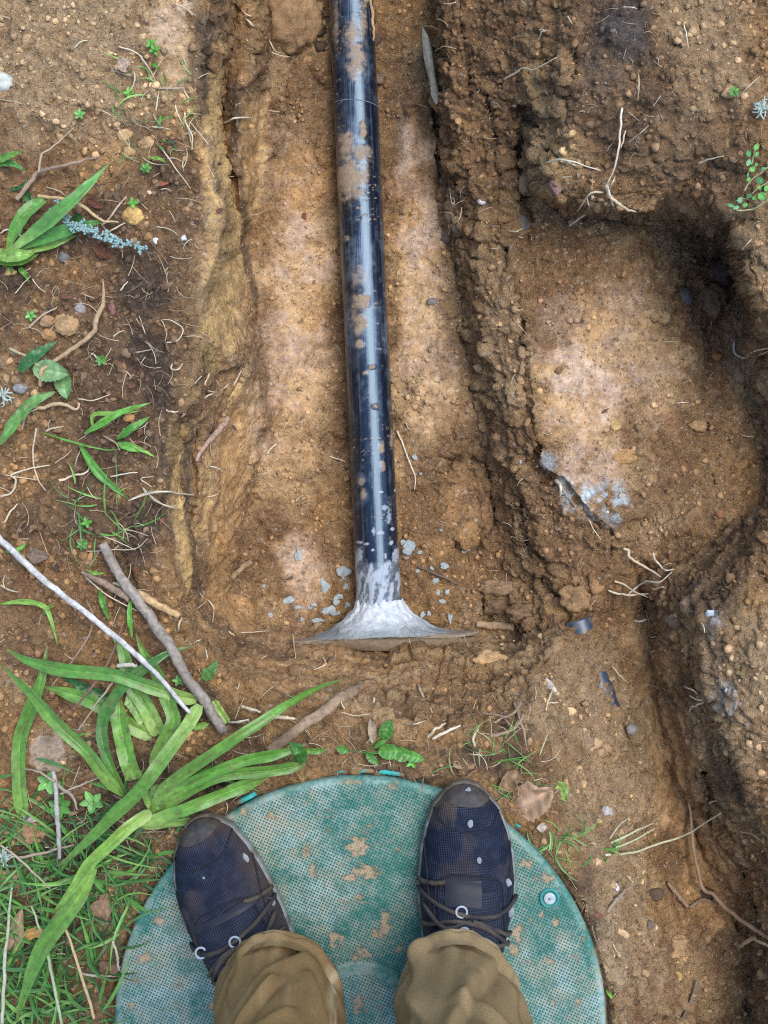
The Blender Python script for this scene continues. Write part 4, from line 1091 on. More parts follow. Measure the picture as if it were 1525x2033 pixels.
# ------------------------------------------------------------------ leaves and plants
GRN, DGR, LGR, YGR = (.115, .262, .042), (.028, .105, .022), (.21, .375, .075), (.29, .43, .105)
def blade(name, pts, wpx, lift, col, parent=None, ta=.12, tb=.35, fold=.3, n=34, seed=0, base=None, spots=0., curl=0.):
    pts = np.array(pts, float)
    L = np.r_[0, np.cumsum(np.hypot(*np.diff(pts, axis=0).T))]; L /= L[-1]
    lf = np.interp(L, np.linspace(0, 1, len(lift)), lift) if np.ndim(lift) else np.full(len(pts), lift)
    P = np.array([unp(u, v, float(gz(np.array(u), np.array(v), ZM)) + l) for (u, v), l in zip(pts, lf)])
    P = resample(P, n)
    t = np.linspace(0, 1, n)
    w = wpx * (CAM_H - P[:, 2]) / FPX * .5
    w = w * np.minimum(1, (t + .015) / max(ta, 1e-3)) ** .6 * np.minimum(1, (1 - t + .012) / max(tb, 1e-3)) ** .75
    w = w * (1 + .06 * vnoise(t * 9, t * 0 + seed, seed=seed))
    T = np.gradient(P, axis=0); T /= np.linalg.norm(T, axis=1)[:, None]
    S = np.cross(T, [0, 0, 1.]); S /= np.linalg.norm(S, axis=1)[:, None]
    tw = curl * np.sin(t * 3 + seed)
    S = S * np.cos(tw)[:, None] + np.array([0, 0, 1.]) * np.sin(tw)[:, None]
    xs = np.array([-1, -.66, -.33, -.08, 0, .08, .33, .66, 1])
    prof = fold * (np.abs(xs) ** .9) - .10 * np.exp(-(xs / .07) ** 2)
    V = P[:, None, :] + w[:, None, None] * (xs[None, :, None] * S[:, None, :] + prof[None, :, None] * np.array([0, 0, 1.]))
    V[..., 2] += .0012 * vnoise(t[:, None] * 14 + xs * 1.2, xs[None] * 2 + seed + t[:, None] * 0, seed=seed)
    bc = np.array(base if base is not None else col)
    g = smooth(.0, .35, t)[:, None, None]
    c_ = np.array(col) * g + bc * (1 - g)
    c_ = c_ * (1 + .35 * np.exp(-(xs / .12) ** 2) - .10 * np.sin(xs * 18) ** 2)[None, :, None]
    tt, xx = np.meshgrid(t, xs, indexing='ij')
    nz = fbm(tt * 5 + seed, xx * 1.0 + seed, oct=4, seed=seed + 2)[..., None]
    c_ = c_ * (1 + .35 * nz)
    tip = (smooth(.86, 1., tt + .06 * nz[..., 0]) * .55)[..., None]
    c_ = c_ * (1 - tip) + np.array([.20, .15, .05]) * tip
    dirt = smooth(.30, .52, fbm(tt * 26 + seed * 3, xx * 2.4 + seed, oct=3, seed=seed + 5))[..., None] * .5
    c_ = c_ * (1 - dirt) + np.array([.16, .11, .06]) * dirt
    if spots:
        sp = smooth(.20, .42, fbm(tt * 16 + seed, xx * 2 - seed, oct=4, seed=seed + 9))[..., None] * spots
        c_ = c_ * (1 - sp) + np.array([.10, .065, .035]) * sp
    o = make_mesh(name, V.reshape(-1, 3), grid_faces(n, len(xs)), M_LEAF, None, np.clip(c_.reshape(-1, 3), .004, .8))
    if parent is not None: at_parent(o, parent)
    return o
def oval(name, u, v, lpx, wpx, ang, lift, col, parent=None, jag=0., seed=0, crump=.0, mat=None, tilt=.15, tear=0.):
    c0 = on(u, v, lift)
    k = (CAM_H - c0[2]) / FPX
    n, m_ = 22, 11
    t = np.linspace(0, 1, n)
    half = np.sin(np.pi * np.clip(t, 0, 1) ** .8) ** .8 * (1 + jag * np.abs(((t * 9) % 1) - .5) * 2 - jag * .5)
    xs = np.linspace(-1, 1, m_)
    tt, xx = np.meshgrid(t, xs, indexing='ij')
    half = half[:, None] * (1 + tear * vnoise(tt * 7 + seed, np.sign(xx) + seed, seed=seed))
    a = math.radians(ang)
    X = (tt - .5) * lpx * k; Y = xx * half * wpx * .5 * k
    Z = .14 * wpx * k * np.abs(xx) + tilt * X - .25 * X * X / (lpx * k) + crump * wpx * k * fbm(tt * 3 + seed, xx * 1.6 + seed, oct=3, seed=seed) + .02 * wpx * k * np.sin(tt * 30 + np.abs(xx) * 4)
    Z = Z - Z.min() * .6
    V = np.stack([c0[0] + X * math.cos(a) - Y * math.sin(a), c0[1] + X * math.sin(a) + Y * math.cos(a), c0[2] + Z], -1)
    vein = np.exp(-(xx / .09) ** 2) * .35 + .12 * (np.sin(tt * 40 - np.abs(xx) * 8) > .8)
    c_ = np.array(col) * (1 + vein + .3 * fbm(tt * 4 + seed, xx * 2, oct=3, seed=seed))[..., None]
    o = make_mesh(name, V.reshape(-1, 3), grid_faces(n, m_), mat or M_LEAF, None, np.clip(c_.reshape(-1, 3), .004, .85))
    if parent is not None: at_parent(o, parent)
    return o
def strand(name, pts, wpx, lift, col, mat=None, parent=None, n=None, sides=7, taper=(1., 1.), rough=.25, seed=0, col2=None, label=None, cat=None, group=None):
    pts = np.array(pts, float)
    L = np.r_[0, np.cumsum(np.hypot(*np.diff(pts, axis=0).T))]; L = L / L[-1]
    lf = np.interp(L, np.linspace(0, 1, len(lift)), lift) if np.ndim(lift) else np.full(len(pts), lift)
    P = np.array([on(u, v, l) for (u, v), l in zip(pts, lf)])
    n = n or max(8, int(len(pts) * 5))
    P = resample(P, n)
    t = np.linspace(0, 1, n)
    r = wpx * .5 * (CAM_H - P[:, 2]) / FPX * np.interp(t, np.linspace(0, 1, len(taper)), taper)
    P[:, :2] += (np.stack([vnoise(t * n / 3.5 + seed, t * 0, seed=seed), vnoise(t * n / 3.5 + seed, t * 0 + 9, seed=seed + 1)], -1) * np.minimum(r, .0016)[:, None] * .55)
    V, F = tube_geo(P, r, sides, rough, seed)
    w = np.repeat(fbm(t * n / 4., t * 0 + seed, oct=3, seed=seed) * .5 + .5, sides)[:, None]
    w = w * .7 + .3 * (fbm(np.arange(len(V)) / 3., np.arange(len(V)) * 0., oct=2, seed=seed + 4) * .5 + .5)[:, None]
    cc = np.array(col) * (1 - w) + np.array(col2 if col2 is not None else np.array(col) * .55) * w
    o = make_mesh(name, V, F, mat or M_ROOT, None, cc)
    if parent is not None: at_parent(o, parent)
    elif label: tag(o, label, cat, group)
    return o

# the uprooted strap-leaved plant at the lower left
pl = empty('strap_leaved_plant', tuple(on(300, 1605)))
tag(pl, 'bright green uprooted strap-leaved plant fanning out left of the lid', 'plant')
B0 = (300, 1608)
for i, (pts, w, lf, colr, kw) in enumerate([
    (R('Z',(810,1095),(740,1020),(660,920),(570,800),(450,690),(330,570),(230,450),(120,340),(0,225)), 26, [.03,.05,.055,.045,.03], GRN, dict(tb=.4, base=LGR)),
    (R('Z',(1000,950),(1060,780),(1140,620),(1130,530),(1085,420),(1030,280),(950,160),(895,30)), 30, [.03,.035,.03,.02,.012], GRN, dict(base=YGR, spots=.5)),
    (R('Z',(830,1075),(740,920),(690,800),(670,660),(700,540),(780,410),(880,310),(1000,220),(1120,150),(1280,108)), 24, [.025,.03,.03,.03,.03,.02], (.06,.19,.04), dict(base=GRN, spots=.4, ta=.3)),
    (R('Z',(1315,495),(1230,640),(1120,790),(1010,940),(900,1080),(760,1210),(620,1350),(480,1480),(380,1560)), 28, [.03,.05,.07,.06,.05,.03], GRN, dict(base=YGR, ta=.05, tb=.4)),
    (R('P',(302,1612),(318,1575),(345,1550),(390,1518),(440,1485),(480,1457),(514,1436),(565,1402),(633,1365),(690,1346)), 25, [.03,.05,.055,.04,.03], GRN, dict(base=LGR, tb=.6)),
    (R('P',(320,1590),(350,1568),(400,1540),(456,1514),(470,1508)), 20, [.03,.04,.035], GRN, dict(base=YGR)),
    (R('P',(282,1640),(330,1620),(372,1605),(426,1584),(470,1566),(535,1542)), 27, [.03,.045,.04,.03], (.13,.30,.05), dict(base=YGR, tb=.2, spots=.2)),
    (R('P',(285,1643),(330,1636),(385,1629),(445,1620)), 14, [.02,.02,.02], LGR, dict(base=YGR)),
    (R('P',(318,1606),(345,1588),(400,1556),(456,1538),(540,1530),(608,1518)), 24, [.03,.05,.045,.035], GRN, dict(base=LGR, tb=.1)),
    (R('P',(310,1600),(335,1578),(400,1545),(480,1512),(548,1498),(590,1486),(606,1478)), 24, [.03,.05,.05,.05,.04], (.10,.26,.035), dict(base=LGR, tb=.25)),
    (R('P',(575,1475),(592,1488),(598,1502),(580,1512)), 26, [.045,.05,.045,.03], (.06,.19,.03), dict(ta=.3, tb=.3)),
    (R('P',(600,1490),(625,1492),(650,1488)), 13, [.03,.03,.025], GRN, dict()),
    (R('P',(300,1612),(256,1642),(217,1678),(181,1712),(146,1762),(104,1815)), 26, [.035,.05,.055,.05,.035], (.20,.38,.06), dict(base=YGR, tb=.45, ta=.05)),
    (R('P',(190,1725),(153,1786),(113,1840),(78,1895),(51,1967),(32,2030)), 36, [.03,.04,.04,.035,.03], GRN, dict(base=LGR, tb=.5, ta=.2)),
    (R('Z',(940,1000),(880,1080),(760,1180),(600,1250)), 22, [.035,.04,.035,.02], DGR, dict(tb=.5)),
    (R('Z',(1010,1030),(1055,1100),(1035,1210)), 26, [.03,.035,.03], (.15,.27,.06), dict(ta=.1, tb=.1, spots=.4)),
    (R('Z',(960,1070),(1000,1150),(1040,1200)), 22, [.02,.03,.02], LGR, dict(ta=.1, tb=.1))]):
    blade('leaf', pts, w * .96, np.array(lf) * 1.3, colr, pl, seed=i, **kw)
strand('crown_stub', R('P',(284,1640),(300,1612),(318,1596)), 24, [.015,.025,.02], (.35,.42,.14), M_LEAF, pl, taper=(.8,1.1,.7), sides=12)

for nm, pts, w, lf, colr, kw, lab in [
    ('cut_leaf', R('Z',(1295,468),(1180,440),(1050,395),(900,345),(760,300),(600,282),(400,262),(180,202),(42,128)), 25, [.03,.04,.045,.04,.03,.02], (.10,.27,.045), dict(base=YGR, ta=.06, tb=.3, spots=.25), 'long cut strap leaf lying crosswise under the white stick end'),
    ('cut_leaf', R('Z',(155,1232),(140,1120),(130,1000),(125,850),(140,700),(190,560),(240,430),(285,280),(312,108)), 26, [.008,.012,.012,.015,.015,.012], GRN, dict(base=LGR, ta=.06, tb=.35, spots=.45), 'upright cut strap leaf at the far left with brown blotches'),
    ('cut_leaf', R('Z',(1050,690),(960,500),(880,380),(840,250),(800,120),(715,-5)), 30, [.012,.016,.015,.012,.01], (.17,.36,.07), dict(base=YGR, ta=.03, tb=.45, spots=.5), 'pale cut leaf running up beneath both fallen sticks'),
    ('cut_leaf', R('Z',(1005,700),(880,640),(750,560),(600,470),(450,420),(285,372)), 27, [.008,.012,.014,.014,.01], (.14,.32,.055), dict(base=YGR, ta=.04, tb=.3, spots=.4), 'spotted cut leaf slanting behind the crossing strap leaves'),
    ('cut_leaf', R('Z',(720,450),(560,380),(400,310)), 16, [.01,.015,.01], DGR, dict(tb=.4), 'short dark green leaf just above the spotted cut leaf'),
    ('cut_leaf', R('Z',(890,985),(850,880),(820,760),(790,600),(788,465)), 32, [.02,.022,.02,.022,.02], (.15,.34,.06), dict(base=LGR, ta=.04, tb=.2, spots=.6), 'broad blunt cut leaf with black scars in the leaf pile'),
    ('cut_leaf', R('Z',(970,600),(900,500),(840,420)), 30, [.012,.014,.012], (.19,.36,.08), dict(base=YGR, ta=.05, tb=.2, spots=.6), 'torn pale leaf scrap in the middle of the leaf pile'),
    ('cut_leaf', R('Z',(1495,615),(1440,530),(1400,465)), 18, [.01,.012,.01], YGR, dict(ta=.05, tb=.1), 'yellow green leaf scrap beside the lower end of grey stick'),
    ('cut_leaf', R('Z',(1265,645),(1320,635),(1382,618)), 12, [.01,.012,.01], LGR, dict(ta=.1, tb=.3), 'narrow pale leaf tip left of the grey stick end'),
    ('cut_leaf', R('Z',(1330,330),(1390,270),(1432,198)), 24, [.008,.012,.01], (.09,.22,.05), dict(ta=.3, tb=.7, spots=.3), 'small triangular leaf scrap right of the grey stick'),
    ('cut_leaf', R('D',(110,695),(200,610),(335,515)), 21, [.01,.02,.012], (.045,.17,.045), dict(ta=.15, tb=.5), 'single dark strap leaf above the toothed leaf'),
    ('cut_leaf', R('D',(320,815),(200,870),(110,960),(40,1060),(-20,1140)), 20, [.012,.02,.02,.015], (.11,.27,.06), dict(ta=.3, tb=.3), 'curved strap leaf below the toothed leaf at left edge')]:
    o = blade(nm, pts, w * 1.08, lf, colr, None, seed=len(lab), **kw)
    tag(o, lab, 'leaf')

# second strap-leaved plant, upper left
p2 = empty('strap_leaved_plant', tuple(on(12, 505)))
tag(p2, 'small strap-leaved plant pulled up beside the lichen twig', 'plant')
for i, (pts, w, lf, colr, kw) in enumerate([
    (R('A',(40,1470),(140,1400),(280,1290),(430,1160),(560,1030),(638,948)), 34, [.02,.04,.05,.05,.04], (.12,.31,.075), dict(base=YGR, tb=.6, ta=.5)),
    (R('A',(60,1470),(180,1410),(330,1360),(500,1310),(615,1285)), 26, [.015,.03,.03,.025], (.09,.27,.06), dict(base=YGR, tb=.4, ta=.4)),
    (R('A',(40,1460),(90,1340),(160,1230),(285,1145)), 27, [.015,.03,.03,.02], (.10,.28,.045), dict(base=LGR, tb=.25, ta=.4)),
    (R('A',(20,1490),(150,1450),(300,1420),(450,1370)), 22, [.01,.02,.02,.015], LGR, dict(base=YGR, tb=.4, ta=.4)),
    (R('A',(-40,1480),(60,1490),(160,1480),(215,1450)), 26, [.01,.025,.025,.02], LGR, dict(base=YGR, tb=.4)),
    (R('A',(-40,1510),(80,1520),(170,1505),(225,1475)), 20, [.005,.015,.015,.012], (.18,.36,.06), dict(base=YGR, tb=.4)),
    (R('A',(480,1260),(440,1300),(400,1360)), 22, [.02,.015,.01], DGR, dict(tb=.3)),
    (R('A',(-20,935),(60,905),(135,878)), 15, [.02,.025,.02], GRN, dict(tb=.6)),
    (R('A',(-20,945),(80,955),(155,1002)), 15, [.015,.02,.012], (.07,.22,.04), dict(tb=.6)),
    (R('A',(60,1105),(140,1080),(170,1020)), 9, [.008,.012,.01], DGR, dict(tb=.5)),
    (R('A',(130,1120),(170,1160),(195,1190)), 22, [.008,.012,.01], DGR, dict(tb=.5)),
    (R('A',(20,1525),(60,1560),(70,1600)), 12, [.006,.008,.006], GRN, dict(tb=.5)),
    (R('A',(110,1560),(150,1600),(170,1650)), 11, [.006,.01,.006], GRN, dict(tb=.5))]):
    blade('leaf', pts, w, lf, colr, p2, seed=40 + i, **kw)

# toothed leaves, low weeds
tl = empty('toothed_leaf_sprig', tuple(on(95, 735)))
tag(tl, 'sprig with two toothed green leaves at the end of a root', 'leaf')
oval('leaf', 103, 738, 78, 44, -10, .012, (.19, .32, .13), tl, .22, 3, .06)
oval('leaf', 128, 765, 60, 34, -75, .006, (.15, .28, .10), tl, .2, 5, .06)
strand('stem', R('D',(60,560),(130,600),(230,660)), 6, [.01,.012,.012], (.45,.38,.2), M_ROOT, tl)

def weed(name, label, u, v, leaves, colr, stems=True, group=None, cat='weed'):
    r = empty(name, tuple(on(u, v)))
    tag(r, label, cat, group)
    for i, (a, b, l, w, an) in enumerate(leaves):
        oval('leaf', a, b, l, w, an, .006 + .002 * (i % 3), np.array(colr) * (.8 + .1 * (i % 5)), r, 0., i + int(u), .05)
        if stems and math.hypot(a - u, b - v) > 5:
            strand('stem', [(u, v), ((u + a) / 2 + 1, (v + b) / 2), (a, b)], 1.6, [.002, .005, .006], np.array(colr) * 1.1, M_LEAF, r, n=6, sides=5)
    return r
wd = weed('toothed_weed', 'low toothed weed growing at the lower edge of the trench', 722, 1494,
     [(768,1448,46,30,70),(681,1488,26,17,-12),(776,1491,52,32,5),(800,1497,48,30,-8),(822,1502,46,22,-14),(740,1507,34,16,-40),(757,1475,34,12,35)], (.10, .27, .05))
weed('round_leaved_creeper', 'round-leaved green creeper hanging over the right edge of the bank', 1525, 380, [], (.1, .3, .05))
cr = bpy.data.objects['round_leaved_creeper']
for i, (a, b, l, w, an) in enumerate([(950,720,110,66,65),(830,820,80,90,20),(830,960,100,60,70),(890,1070,90,80,-50),(960,830,80,50,60),(820,1150,70,30,80),(830,1220,70,50,45),(1010,1240,110,100,20),(1000,1350,70,50,-60),(1040,1490,130,110,-40),(700,1540,90,70,60),(840,1480,80,60,40),(780,1620,80,60,25),(560,1630,110,50,-25),(640,1660,90,50,15),(930,1510,80,50,20),(1110,1360,90,70,60),(1060,1060,80,50,30),(950,990,60,40,70)]):
    q = R('T', (a, b))[0]
    oval('leaf', q[0], q[1], l * .1279 * 1.15, w * .1279 * 1.2, an, .02 + .004 * (i % 3), [(.13,.38,.075),(.09,.30,.10),(.16,.40,.17),(.05,.2,.05)][i % 4 if i % 3 else 0], cr, 0, i, .05)
for i, pts in enumerate([R('T',(650,1700),(880,1690),(1000,1620),(1140,1530)), R('T',(880,1440),(960,1370),(1140,1260)), R('T',(770,1400),(850,1260),(980,1150),(1140,1030)), R('T',(870,1000),(900,880),(920,800))]):
    strand('stem', pts, 3.2, .018, (.42, .42, .20), M_ROOT, cr, seed=i)

SEED = [('A',750,540,'tiny two-leaved seedling on the tan soil at upper left'),('A',465,665,'pale green seedling cluster on the bare soil at upper left'),('A',850,980,'small seedling left of the trench rim near a curved blade'),('A',775,1180,'feathery seedling right of the lichen twig'),('D',180,370,'four-leaved seedling by the round clod at left edge'),('D',590,630,'pale seedling right of the toothed leaf'),('G',505,110,'leafy weed above the top end of the grey stick'),('G',1040,1030,'clover-like seedling just right of the grey stick'),('G',480,240,'small weed left of the grey stick top'),('A',900,290,'small seedling among dry grass near the upper rim'),('J',280,120,'round leaf pair among twigs at the lower left'),('J',350,260,'low round-leaved weed left of the uprooted plant'),('H',990,1510,'tiny light green sprig below the toothed weed'),('J',540,230,'rounded single-leaved weed under the long leaf'),('C',1330,530,'tiny green sprout high on the right bank'),('A',880,255,'faint green sprout by the pale upper stones')]
for k, (cd, a, b, lab) in enumerate(SEED):
    q = R(cd, (a, b))[0]
    nl = 4 + k % 3
    big_ = 2. if cd == 'J' else 1.
    weed('seedling', lab, q[0], q[1], [(q[0] + math.cos(j * 6.28 / nl + k) * 7 * big_, q[1] + math.sin(j * 6.28 / nl + k) * 6 * big_, (11 + (j * 5 % 4)) * big_, (7 + j % 2) * big_, -math.degrees(j * 6.28 / nl + k)) for j in range(nl)], [(.12,.36,.045),(.17,.40,.10),(.10,.28,.05)][k % 3])

# single loose grass blades
for i, (cd, pts, w, lab) in enumerate([
    ('D', [(490,1058),(590,1000),(700,935),(880,878)], 15, 'broad grass blade lying towards the trench, upper of the loose tuft'),
    ('D', [(545,1040),(545,950),(690,940),(830,925)], 9, 'bent yellow green blade looping over the loose tuft'),
    ('D', [(680,1092),(770,1025),(875,958)], 16, 'short bright blade pointing at the trench rim'),
    ('D', [(680,1112),(760,1140),(850,1168)], 15, 'wide blade below the short bright blade'),
    ('D', [(730,1105),(820,1150),(915,1200)], 8, 'thin yellow blade ending in a point at trench rim'),
    ('D', [(465,1125),(560,1270),(650,1360),(752,1442)], 17, 'long green blade slanting down to the right by the rim'),
    ('D', [(240,1050),(440,1112),(620,1152),(740,1140)], 4, 'thin grass stem from which the slanting blade hangs'),
    ('A', [(868,915),(930,925),(975,950)], 7, 'small arched blade on the dark soil near the rim'),
    ('A', [(880,365),(910,385),(930,408)], 8, 'short light green blade by the upper dry grass'),
    ('A', [(920,740),(935,690),(930,660)], 7, 'stubby blade left of the white root at the rim'),
    ('G', [(0,585),(130,570),(260,600),(310,720),(335,830)], 11, 'drooping narrow blade curving left of the leaf pile'),
    ('G', [(250,650),(280,610),(310,585)], 9, 'stub of blade on the drooping narrow blade'),
    ('G', [(30,280),(110,265),(160,225)], 10, 'short blade beneath the white stick at left edge'),
    ('G', [(515,395),(560,405),(612,405)], 8, 'little green blade between the two sticks'),
    ('G', [(580,500),(600,580),(640,690)], 12, 'dark blade rising between the two sticks'),
    ('G', [(770,780),(755,640),(770,480)], 10, 'dark narrow blade standing against the grey stick'),
    ('M', [(580,1325),(610,1360),(640,1390)], 8, 'single green blade on the soil right of the lid')]):
    o = blade('grass_sprig', R(cd, *pts), w, [.006, .014, .012, .006], [(.13,.37,.055),(.22,.42,.07),(.09,.28,.04)][i % 3], None, ta=.3, tb=.5, seed=60 + i, n=20)
    tag(o, lab, 'grass')

# dead leaves
for k, (u, v, l, w, an, colr, lab) in enumerate([
    (1056,1585,98,70,25,(.36,.24,.15),'crumpled brown dead leaf above the right trainer'),
    (1012,1548,60,36,50,(.22,.14,.075),'dark dead leaf tucked behind the crumpled brown leaf'),
    (1113,1570,42,34,-60,(.22,.34,.08),'pale green leaf fragment touching the crumpled dead leaf'),
    (738,1450,54,17,95,(.30,.235,.16),'upright grey withered leaf beside the toothed weed'),
    (205,1800,66,44,70,(.24,.15,.09),'round brown dead leaf among grass left of the lid'),
    (34,1850,110,30,75,(.33,.23,.13),'long curled tan dead leaf at lower left edge'),
    (65,1852,60,24,15,(.45,.26,.08),'orange dead leaf crossing the curled tan leaf'),
    (60,1625,30,14,-20,(.42,.30,.32),'shiny pinkish leaf scrap left of the leaf pile'),
    (247,128,30,28,20,(.38,.28,.20),'flat pale flake on the tan soil at upper left'),
    (76,1103,48,28,-10,(.17,.12,.085),'dark brown flat leaf near the white stick'),
    (1076,1642,22,16,10,(.42,.34,.27),'small pale leaf flake right of the right trainer'),
    (190,405,38,15,-30,(.13,.05,.028),'dark red leaf scrap by the strap leaf'),
    (206,500,30,40,60,(.14,.055,.03),'dark red rotten leaf below the lichen twig'),
    (325,365,24,9,10,(.26,.08,.04),'tiny rust red bark flake left of the rim')]):
    o = oval('dead_leaf', u, v, l, w, an, .006, colr, None, .1, 100 + k, .22 if k < 3 else .1, M_DEAD, .1, .25)
    tag(o, lab, 'leaf')

